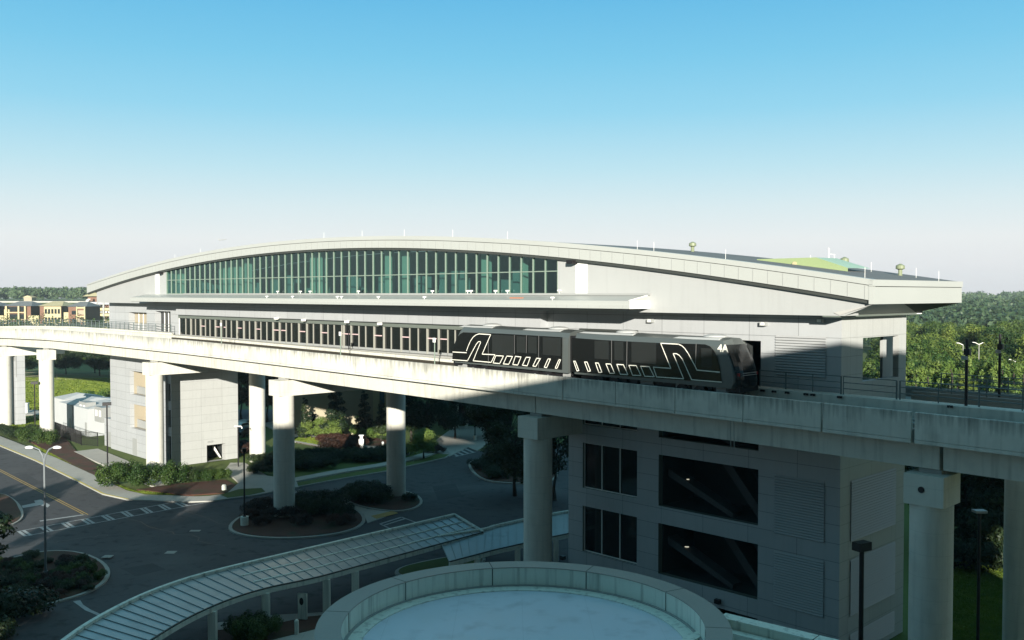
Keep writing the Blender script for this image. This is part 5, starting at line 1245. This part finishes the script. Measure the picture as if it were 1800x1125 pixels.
# brick flats at the far left
def flats(u0, u1, Y, v_top, label, style):
    x0, x1 = px(u0, Y), px(u1, Y); zt = H - (v_top - 516) / F * Y
    r = rbld('apartment_block', label, x0, x1, Y, Y + 14, zt, M['brick'], 'apartment building'); w = (x1 - x0) / 2
    fl = 3.1; nfl = 4
    mb = MB(); mb.add([(-w - .6, -.6, zt), (w + .6, -.6, zt), (w + .6, 14.6, zt), (-w - .6, 14.6, zt), (-w * .5, 7, zt + 2.0), (w * .5, 7, zt + 2.0)], [(0, 1, 5, 4), (2, 3, 4, 5), (3, 0, 4), (1, 2, 5), (3, 2, 1, 0)]); mb.build('roof', M['soffit'] if style != 1 else M['cream'], r)
    if style == 0:
        for k in range(nfl):
            z = zt - fl * (k + 1) + .2
            mb = MB(); mb.box(-w * .72, w * .62, -.06, .02, z + .5, z + 2.6); mb.build('window', M['win'], r)
            mb = MB(); mb.box(-w * .78, w * .68, -1.1, -.9, z, z + .35); mb.build('balcony', M['cream'], r)
        mb = MB(); 
        for x in (-w * .78, -w * .05 + 1.2, w * .66): mb.box(x - .35, x + .35, -1.2, -.0, 0, zt)
        mb.build('pilaster', M['cream'], r)
        mb = MB(); mb.box(-w - .05, -w + 2.2, -.3, .1, 0, zt - 1.4); mb.box(w - .8, w + 3.6, -.4, .1, 0, zt - 4.0); mb.build('side_wing', M['cream'], r)
    elif style == 1:
        nb = 5
        for k in range(nfl):
            z = zt - .6 - fl * 1.15 * (k + 1)
            for i in range(nb):
                x = -w * .55 + (w * 1.5) * i / nb
                mb = MB(); mb.box(x + .2, x + 1.5 * w / nb - .25, -.4, -.36, z + .9, z + 2.9); mb.build('window', M['win'], r)
        mb = MB(); mb.box(-w * .58, w * .98, -.36, .02, 0, zt - .2); mb.build('bay_wall', M['cream'], r)
    else:
        for k in range(nfl):
            z = zt - .6 - fl * 1.1 * (k + 1)
            mb = MB(); mb.box(w * .12, w * .92, -.05, .02, z + .7, z + 2.5); mb.build('window', M['tan'], r)
            mb = MB(); mb.box(-w * .6, -w * .1, -.05, .02, z + .7, z + 2.3); mb.build('window', M['win'], r)
        mb = MB(); mb.box(w * .0, w * .12, -.6, .02, 0, zt); mb.box(w * .9, w * 1.04, -.6, .02, 0, zt); mb.box(0, w, -.5, .02, zt - .8, zt - .2); mb.box(0, w, -.5, .02, zt - 4.4, zt - 3.8); mb.box(-w - 2.4, -w, 1, 6, 0, zt - 2.4); mb.build('frame', M['cream'], r)
flats(8, 54, 400, 538, 'far brick flats with a wide dark balcony front, leftmost of the row', 0)
flats(70, 108, 400, 538, 'far brick flats with a cream window grid, second from the left', 1)
flats(120, 150, 390, 539, 'far brick flats with cream frame and orange panels, nearest the parking deck', 2)
flats(-60, -8, 400, 538, 'far brick flats cut by the left edge of the picture', 0)
x0, x1 = px(148, 440), px(205, 440)
r = root('parking_deck', 'far open parking deck with pale slabs left of the station', 'parking deck', (x0, 440, 0)); W_ = x1 - x0
for v in (532, 542.5, 552.5, 563.5, 575):
    z = H - (v - 516) / F * 440; mb = MB(); mb.box(0, W_, 0, 20, z - .9, z + .35); mb.build('floor_slab', M['cream'] if v > 535 else M['clad'], r)
mb = MB(); mb.box(.5, W_, 4, 20, 0, H - (532 - 516) / F * 440 - 1); mb.build('dark_interior', M['dark'], r)
mb = MB()
for k in range(6): mb.box(W_ * k / 5 - .4, W_ * k / 5 + .4, -.3, .5, 0, H - (532 - 516) / F * 440)
mb.build('column', M['grey'], r)
mb = MB(); mb.box(.4, 5, 3, 9, H - 6, H - .4); mb.build('stair_head', M['brick'], r); mb = MB(); mb.add([(-1.4, 1, H - 1.3), (6.5, 1, H - 1.3), (6.5, 11, H - 1.3), (-1.4, 11, H - 1.3), (2.5, 6, H + 1.0)], [(0, 1, 4), (1, 2, 4), (2, 3, 4), (3, 0, 4), (3, 2, 1, 0)]); mb.build('stair_roof', M['cream'], r)
rr = random.Random(2)
LVN = ('top', 'second', 'third', 'lowest visible')
for lv, (va, nC) in enumerate(((528.5, 7), (539, 6), (549.5, 7), (560.5, 6))):
    for k in range(nC):
        z = H - ({528.5: 532, 539: 542.5, 549.5: 552.5, 560.5: 563.5}[va] - 516) / F * 440 + .36
        x = x0 + W_ * (k + .3 + rr.random() * .4) / nC
        cm = rr.choice(('white', 'grey', 'brick', 'black', 'white')); cr_ = root('parked_car', f"tiny {'dark red' if cm == 'brick' else cm} car on the {LVN[lv]} level of the far parking deck", 'car', (x, 440.6, z), 0, 'cars on the far parking deck')
        mb = MB(); mb.box(-.9, .9, 0, 4.4, .3, .95); mb.add([(-.8, .7, .95), (.8, .7, .95), (.8, 3.7, .95), (-.8, 3.7, .95), (-.65, 1.3, 1.45), (.65, 1.3, 1.45), (.65, 3.1, 1.45), (-.65, 3.1, 1.45)], [(4, 5, 6, 7), (0, 1, 5, 4), (1, 2, 6, 5), (2, 3, 7, 6), (3, 0, 4, 7)])
        mb.build('body', M[cm], cr_)
# embankment with a far road, a ridge with forest
mb = MB(); Ye = 700
mb.add([(-900, Ye - 90, -.1), (-60, Ye - 90, -.1), (-60, Ye, 16.6), (-900, Ye, 16.6), (-60, Ye + 500, 17.5), (-900, Ye + 500, 17.5)], [(0, 1, 2, 3), (3, 2, 4, 5)]); tag(mb.build('hill', M['grass']), kind='structure')
mb = MB(); mb.box(-800, -70, Ye + 2, Ye + 14, 16.7, 17.0); mb.box(-800, -70, Ye + 1, Ye + 2, 16.7, 17.9); tag(mb.build('highway', M['walk']), kind='structure')
r = rbld('far_house', 'small pale house by the far highway in front of the forest', px(42, 735), px(56, 735), 735, 742, 20.5, M['tan'], 'house'); MB().add([(-4, -.5, 20.5), (4, -.5, 20.5), (4, 7.5, 20.5), (-4, 7.5, 20.5), (0, -.5, 22), (0, 7.5, 22)], [(0, 1, 4), (2, 3, 5), (1, 2, 5, 4), (3, 0, 4, 5)]).build('roof', M['cream'], r)
# hotel behind the viewpoint: it throws the big foreground shadow
hy = .25
hr = root('hotel_building', 'tall hotel block behind the viewpoint whose shade covers the foreground', 'hotel', (0, -1.5, 0), math.atan(hy))
hw0, hw1 = -35.2, 37.2; HT = 31.35 + .6
MB().box(hw0, hw1, -18, 0, 0, HT).build('wall', M['beige'], hr)
MB().box(hw0 - .2, hw1 + .2, -18.2, .15, HT, HT + .05).build('roof', M['soffit'], hr)
for k in range(9):
    mb = MB(); x = hw0 + 1
    while x < hw1 - 2.5: mb.box(x, x + 1.9, 0, .05, 1.2 + k * 3.3, 3.2 + k * 3.3); x += 3.4
    mb.build('window_row', M['win'], hr)
# ------------------------------------------------------------------ trees and shrubs
rng = random.Random(12)
def gtree(key, name, u, v, sc, label, cat='tree', group=None, part='crown'):
    b = on_z(u, v); return plant(key, name, (b.x, b.y, 0), label, cat, group, sc, rz=rng.uniform(0, 6.28), partname=part)
gtree('dkoak', 'tree', 905, 872, 1.0, 'large dark leafy tree behind the shaded middle pier')
gtree('dkoak2', 'tree', 975, 880, .95, 'dark tree between the shaded pier and the near tower')
plant('dkoak2', 'tree', (*g2(895, 812), 0), 'dark tree behind the far traffic island', 'tree', None, .9)
gtree('dkoak', 'tree', 752, 782, 1.0, 'broad dark tree behind the clipped bright one on the far corner')
gtree('dkoak2', 'tree', 722, 776, 1.0, 'dark tree just right of the second row column')
gtree('dkoak2', 'tree', 800, 772, .8, 'dark tree left of the white slanted props')
gtree('dkoak', 'tree', 860, 768, .9, 'dark tree right of the white slanted props')
gtree('lowtree', 'tree', 745, 806, 1.0, 'small bright green round tree catching the sun on the far corner')
gtree('cyp', 'conifer', 537, 772, 1.0, 'slim dark conifer at the left of the beige building', 'conifer')
gtree('cyp', 'conifer', 590, 775, 1.5, 'broad dark conifer in front of the beige wall', 'conifer')
gtree('cyp', 'conifer', 640, 772, 1.15, 'dark conifer left of the pale annex', 'conifer')
gtree('cyp', 'conifer', 670, 775, .95, 'dark conifer below the teal windows', 'conifer')
gtree('lowtree', 'tree', 577, 776, 1.0, 'bright green small tree at the light doorway')
gtree('lowtree', 'tree', 548, 772, .75, 'yellowish small tree left of the light doorway')
GB = {'bushG': 'green', 'bushB': 'bright green', 'bushD': 'dark', 'bushR': 'reddish'}
def bush(key, u, v, sc, label, group, z=.12):
    b = on_z(u, v); return plant(key, 'shrub', (b.x, b.y, z), label, 'shrub', group, sc, rz=rng.uniform(0, 6.28))
bush('bushG', 213, 857, 2.2, 'green round bush right of the dark lamp with the white base', 'bushes at the foot of the far tower')
bush('bushG', 240, 860, 2.1, 'green round bush left of the sunlit pier', 'bushes at the foot of the far tower')
bush('bushG', 294, 853, 1.9, 'green round bush right of the sunlit pier', 'bushes at the foot of the far tower')
bush('bushD', 318, 848, 1.5, 'dark bush against the far tower end wall', 'bushes at the foot of the far tower')
for i, u in enumerate((335, 350, 365, 380, 392)):
    bush('bushG', u, 848 - i * .8, 1.0, 'low green clump of the hedge before the far tower doorway', 'low hedge before the doorway')
bush('bushG', 49, 778, 1.7, 'green bush left of the dark lamp post at the left', 'bushes near the slim pier'); bush('bushG', 78, 784, 1.7, 'green bush at the foot of the slim sunlit pier', 'bushes near the slim pier')
for i in range(16): bush('bushD', -2 + i * 4, 757 + (i * 2.2 if i < 8 else 15 - (i - 8) * 2), .9, 'dark clump of the curved hedge at the left edge', 'curved hedge at the left')
for i in range(70):
    u = 445 + 270 * rng.random(); t = rng.random(); v0 = 838 - (u - 445) * .115; v1 = 806 - (u - 445) * .045
    bush('bushD', u, v0 + (v1 - v0) * t, rng.uniform(.75, 1.15), 'dark shrub in the wide shaded bed behind the half shaded pier', 'shrubs of the wide shaded bed')
for i in range(22):
    bush('bushR', rng.uniform(570, 625), rng.uniform(778, 794), rng.uniform(.9, 1.3), 'reddish shrub left of the white kiosk', 'reddish shrubs across the drive')
for i in range(12): bush('bushB', rng.uniform(625, 678), rng.uniform(768, 775), rng.uniform(1.0, 1.4), 'bright green shrub behind the white kiosk', 'bright shrubs across the drive')
for i in range(5): bush('bushR', rng.uniform(752, 778), rng.uniform(793, 798), .7, 'low reddish shrub beside the bright green round tree', 'low shrubs at the far corner')
for u, v, s in ((548, 905, 1.5), (565, 898, 1.6), (585, 902, 1.4), (545, 890, 1.3), (600, 908, 1.1), (520, 893, 1.0), (575, 890, 1.3)): bush('bushD', u, v, s, 'dark green bush on the island with the half shaded pier', 'bushes on the pier island')
for u, v, s in ((450, 906, 1.0), (440, 915, .8), (465, 900, 1.1), (475, 915, .9), (515, 915, 1.0), (530, 925, .8), (590, 925, .8), (460, 925, .7), (610, 922, .7)): bush('bushR', u, v, s, 'low reddish shrub on the island with the half shaded pier', 'reddish shrubs on the pier island')
for u, v, s in ((617, 878, 1.1), (630, 880, 1.4), (645, 883, 1.4), (658, 884, 1.4), (640, 872, 1.3), (655, 870, 1.2), (670, 872, 1.1), (672, 885, 1.1), (720, 882, .7), (625, 872, 1.1)): bush('bushD', u, v, s, 'dark bush on the small island around the second row column', 'bushes on the second island')
for i in range(80):
    a = rng.uniform(0, 6.28); q = math.sqrt(rng.random()); u = 75 + 105 * q * math.cos(a); v = 1018 + 36 * q * math.sin(a)
    bush(rng.choice(('bushD', 'bushD', 'bushR', 'bushG')), u, v, rng.uniform(.38, .6), 'low ground-cover shrub on the lamp island at the left', 'shrubs on the lamp island')
for i in range(16): bush('bushD', 835 + rng.uniform(0, 130), rng.uniform(815, 843), rng.uniform(.9, 1.2), 'dark shrub on the island before the near tower', 'shrubs on the far island')
for u, v, s in ((425, 1124, 1.1), (446, 1126, 1.2), (475, 1124, 1.0), (440, 1136, 1.2)): bush('bushG', u, v, s, 'green bush under the curved walkway roof at the bottom', 'bushes under the walkway')
# evergreens at the left edge and the trees further left that shade the road
plant('spruce', 'evergreen_tree', (-37.3, 66, 0), 'dark evergreen tree at the left edge of the picture', 'tree', None, szs=(.95, .95, .80))
for i, (x, y, s) in enumerate(((-56, 70, .8), (-60, 50, 1.25), (-35.6, 22, 1.3), (-66, 66, .95), (-73, 84, .8), (-37.5, 34, 1.35), (-42, 44, 1.15), (-80, 60, 1.1), (-41, 62, .75))):
    plant('spruce' if i % 2 else 'dkoak2', 'evergreen_tree', (x, y, 0), 'dark tree beside the road just outside the left edge', 'tree', 'trees along the road to the left', s, rz=i)
# small bare tree behind the sheds
gtree('lowtree', 'tree', 172, 735, 1.3, 'young thin tree behind the white sheds')
# dark wood behind the lawn
for i in range(26):
    x = -172 + 6.0 * i; y = 272 + rng.uniform(-4, 10)
    plant('dkoak' if i % 2 else 'oak3', 'tree', (x, y, -.5), 'dark tree in the row behind the sunny lawn fence', 'tree', 'row of trees behind the lawn', rng.uniform(.75, .95), rz=rng.uniform(0, 6.28))
for u, v, s in ((424, 738, .9), (440, 728, 1.0), (470, 742, .9), (500, 735, .9)): gtree('dkoak2' if u % 3 else 'dkoak', 'tree', u, v, s, 'dark tree of the small lot seen between the far tower and the back columns', 'tree', 'dark trees round the small lot')
for i in range(6): bush('bushR', rng.uniform(420, 445), rng.uniform(788, 800), 1.0, 'reddish shrub in the gap right of the far tower', 'reddish shrubs right of the far tower')
for u, v, cm in ((425, 757, 'white'), (433, 752, 'grey'), (430, 766, 'black')):
    b = on_z(u, v); cr_ = root('parked_car', {'white': 'white', 'grey': 'silver grey', 'black': 'black'}[cm] + ' car parked in the lot glimpsed right of the far tower', 'car', (b.x, b.y, .03), R(70))
    mb = MB(); mb.xz([(-2.2, .35), (2.2, .35), (2.25, .8), (1.3, .95), (.6, 1.42), (-1.0, 1.42), (-1.8, .98), (-2.25, .9)], -.88, .88); mb.build('body', M[cm], cr_)
    mb = MB(); mb.xz([(.95, .95), (.5, 1.34), (-.9, 1.34), (-1.5, .98)], -.89, .89); mb.build('window', M['win'], cr_)
    for x in (-1.35, 1.35):
        for y in (-.86, .7): mb = MB(); mb.tube((x, y, .33), (x, y + .18, .33), .33, n=14); mb.build('wheel', M['black'], cr_)
# right-hand woods: near sunlit trees
k = 0
for row, (Y, us, keys, lo, hi, top) in enumerate(((112, range(1590, 1840, 13), ('plume1', 'plume2', 'plume2'), .8, 1.1, 640), (128, range(1585, 1850, 17), ('plume2', 'plume1', 'oak1'), .9, 1.2, 625), (150, range(1580, 1870, 36), ('oak1', 'oak2', 'oak3'), .9, 1.15, 600), (178, range(1575, 1880, 38), ('oak1', 'oak3', 'oak2'), 1.0, 1.25, 585), (210, range(1570, 1890, 36), ('oak2', 'oak3'), 1.1, 1.35, 577), (245, range(1570, 1880, 26), ('oak3', 'oak1', 'oak2'), 1.1, 1.35, 570))):
    for u in us:
        uu = u + rng.uniform(-5, 5); YY = Y + rng.uniform(-6, 6); zt = H - (top + rng.uniform(-9, 13) - 516) / F * YY
        key = rng.choice(keys); base = 12. if key.startswith('plume') else 14. * .98
        sc = max(.5, zt / base); plant(key, 'tree', (px(uu, YY), YY, 0), 'sunlit yellow green tree in the wood beyond the far guideway', 'tree', 'sunlit trees of the right hand wood', szs=(sc * rng.uniform(.9, 1.1), sc * rng.uniform(.9, 1.1), sc), rz=rng.uniform(0, 6.28))
plant('cyp', 'conifer', (px(1668, 108), 108, 0), 'dark conifer among the bright trees, left of the nearer dark pole', 'conifer', None, szs=(1.7, 1.7, 1.95))
plant('cyp', 'conifer', (px(1766, 110), 110, 0), 'dark conifer among the bright trees, right of the farther dark pole', 'conifer', None, szs=(1.7, 1.7, 2.0))
for u, v, s, key in ((1700, 975, 1.0, 'dkoak'), (1740, 985, .95, 'dkoak2'), (1690, 955, 1.0, 'dkoak2'), (1762, 960, 1.1, 'dkoak'), (1725, 940, 1.1, 'dkoak')):
    gtree(key, 'tree', u, v, s, 'dark tree behind the rightmost pier above the lit lawn', 'tree', 'dark trees behind the rightmost pier')
for i in range(9): bush('bushD', 1680 + i * 13, 990 + rng.uniform(-6, 8), rng.uniform(1.8, 2.6), 'dark shrub at the top of the lit lawn behind the rightmost pier', 'shrubs above the right lawn', 0)
# hedges filling far forest as stuff
def forest(name, x0, x1, y0, y1, n, zb, h, size, leaf, seed, slope=0.):
    g = np.random.default_rng(seed); X = g.uniform(x0, x1, n); Y = g.uniform(y0, y1, n); V = []
    for x, y in zip(X, Y):
        hh = h * g.uniform(.75, 1.15); rr_ = hh * g.uniform(.28, .42); z = zb + slope * (y - y0)
        bl = [(x + g.normal(0, rr_ * .45), y + g.normal(0, rr_ * .45), z + hh * g.uniform(.45, .85), rr_ * .55, rr_ * .55, hh * .2) for _ in range(5)]
        V.append(leafcloud(g, bl, 150, size))
    me = cloud_mesh(name, np.concatenate(V), M[leaf]); o = bpy.data.objects.new(name, me); col.objects.link(o); tag(o, kind='stuff'); return o
f1 = forest('far_forest', -480, -175, 742, 900, 620, 16.5, 11.5, 1.2, 'leafF', 41); tag(f1, 'dense dark green forest ridge beyond the brick flats', 'forest')
f2 = forest('far_forest', 90, 420, 330, 560, 620, 0, 16.5, 1.0, 'leafF', 42, .018); tag(f2, 'bluish green forested hills behind the sunlit wood', 'forest')
f4 = forest('far_forest', 230, 720, 700, 1150, 900, 2, 17, 1.6, 'leafF', 44, .014); tag(f4, 'farthest wooded rise on the right horizon', 'forest')
f3 = forest('tree_belt', -245, -128, 376, 392, 110, 0, 13.5, .45, 'leafA', 43); tag(f3, 'green shrubs and trees around the brick flats', 'trees')
# far street lamps among the trees
for u, v, lab in ((1721, 602, 'distant white street lamp with two arms, among the bright trees'), (1693, 603, 'distant white street lamp left of the nearer dark pole'), (1785, 632, 'distant white street lamp with one arm at the far right')):
    Y = 138; p = at_y(u, v, Y); r = root('street_lamp', lab, 'street lamp', (p.x, p.y, 0), 0, 'distant white street lamps'); mb = MB(); mb.tube((0, 0, 0), (0, 0, p.z - .3), .06, n=6); mb.build('pole', M['kerb'], r)
    mb = MB(); mb.bar((0, 0, p.z - .3), (-.6, 0, p.z), .08, .08); mb.bar((-.6, 0, p.z), (-1.0, 0, p.z + .03), .2, .08)
    if u == 1721: mb.bar((0, 0, p.z - .3), (.6, 0, p.z), .08, .08)
    mb.build('lamp_arm', M['white'], r)
# aeroplane
p = at_y(392, 421.5, 4600); r = root('aeroplane', 'tiny airliner climbing in the sky above the left part of the roof', 'aeroplane', p, R(20)); r.rotation_euler = (0, R(-8), R(20))
mb = MB(); mb.tube((-16, 0, 0), (12, 0, 0), 1.9, n=12); mb.tube((12, 0, 0), (16, 0, -.3), 1.9, .3, 12); mb.tube((-16, 0, 0), (-20, 0, 1), 1.9, .4, 12); mb.build('fuselage', M['grey'], r)
mb = MB(); mb.prism([(4, 1.5), (-2, 1.5), (-8, 16), (-5, 16)], -1, -.6); mb.prism([(4, -1.5), (-2, -1.5), (-8, -16), (-5, -16)], -1, -.6); mb.build('wing', M['grey'], r)
mb = MB(); mb.xz([(-15, 1), (-20, 1), (-22, 7), (-19.5, 7)], -.2, .2); mb.prism([(-16, 0), (-19, 0), (-21, 6), (-19, 6)], .5, .8); mb.prism([(-16, 0), (-19, 0), (-21, -6), (-19, -6)], .5, .8); mb.build('tail', M['grey'], r)

# grass blades where the lawns catch the low sun
def grass(name, pix, n, size, label, seed, z=0., hfac=1.):
    g = np.random.default_rng(seed); P = np.array([g2(u, v) for u, v in pix]); lo = P.min(0); hi = P.max(0); out = []
    while sum(map(len, out)) < n:
        q = g.uniform(lo, hi, (n, 2)); ins = np.zeros(n, bool); j = len(P) - 1
        for i in range(len(P)):
            c = ((P[i, 1] > q[:, 1]) != (P[j, 1] > q[:, 1])) & (q[:, 0] < (P[j, 0] - P[i, 0]) * (q[:, 1] - P[i, 1]) / (P[j, 1] - P[i, 1] + 1e-9) + P[i, 0]); ins ^= c; j = i
        out.append(q[ins])
    q = np.concatenate(out)[:n]; a = g.uniform(0, np.pi, n); w = size * g.uniform(.5, 1.3, n); hh = size * hfac * g.uniform(.5, 1.3, n); t = g.normal(0, .35, (n, 2)) * hh[:, None]
    d = np.stack([np.cos(a), np.sin(a)], 1) * w[:, None] / 2; Z = np.full((n, 1), z)
    v = np.stack([np.hstack([q - d, Z]), np.hstack([q + d, Z]), np.hstack([q + d * .6 + t, Z + hh[:, None]]), np.hstack([q - d * .6 + t, Z + hh[:, None]])], 1).reshape(-1, 3)
    o = bpy.data.objects.new(name, cloud_mesh(name, v, M['blade'])); col.objects.link(o); tag(o, label, 'grass', kind='stuff')
grass('grass', [(-20, 665), (26, 664), (260, 666), (260, 715), (190, 720), (62, 719), (-20, 720)], 60000, .45, 'sunny green lawn behind the piers at the left', 51, -.08, .5)
grass('grass', [(0, 733), (92, 736), (92, 752), (50, 756), (0, 752)], 12000, .25, 'grass between the service road and the curved hedge', 52, -.07, .7)
grass('grass', [(60, 782), (100, 802), (150, 828), (200, 850), (240, 864), (400, 848), (440, 862), (395, 866), (375, 868), (320, 869), (235, 869), (190, 855), (118, 822)], 26000, .10, 'grass verge behind the left pavement', 53, -.05, 1.3)
grass('grass', [(1670, 985), (1800, 985), (1800, 1130), (1670, 1200)], 50000, .16, 'lit lawn behind the rightmost pier', 54, -.07, .8)
grass('grass', [(500, 772), (545, 768), (620, 790), (600, 790), (520, 776)], 5000, .14, 'small lawn beside the far drive', 55, .1, .8)

# evening haze: far woods fade slightly
hm = bpy.data.materials.new('haze'); hm.use_nodes = True; hn = hm.node_tree.nodes
for n_ in list(hn):
    if n_.type != 'OUTPUT_MATERIAL': hn.remove(n_)
pv = hn.new('ShaderNodeVolumePrincipled'); pv.inputs['Color'].default_value = (.80, .92, .95, 1); pv.inputs['Density'].default_value = .00018; pv.inputs['Anisotropy'].default_value = .1
hm.node_tree.links.new(pv.outputs[0], hn['Material Output'].inputs['Volume'])
o = MB().box(-1100, 900, -100, 1300, -1.2, 52).build('haze', hm); tag(o, kind='stuff')
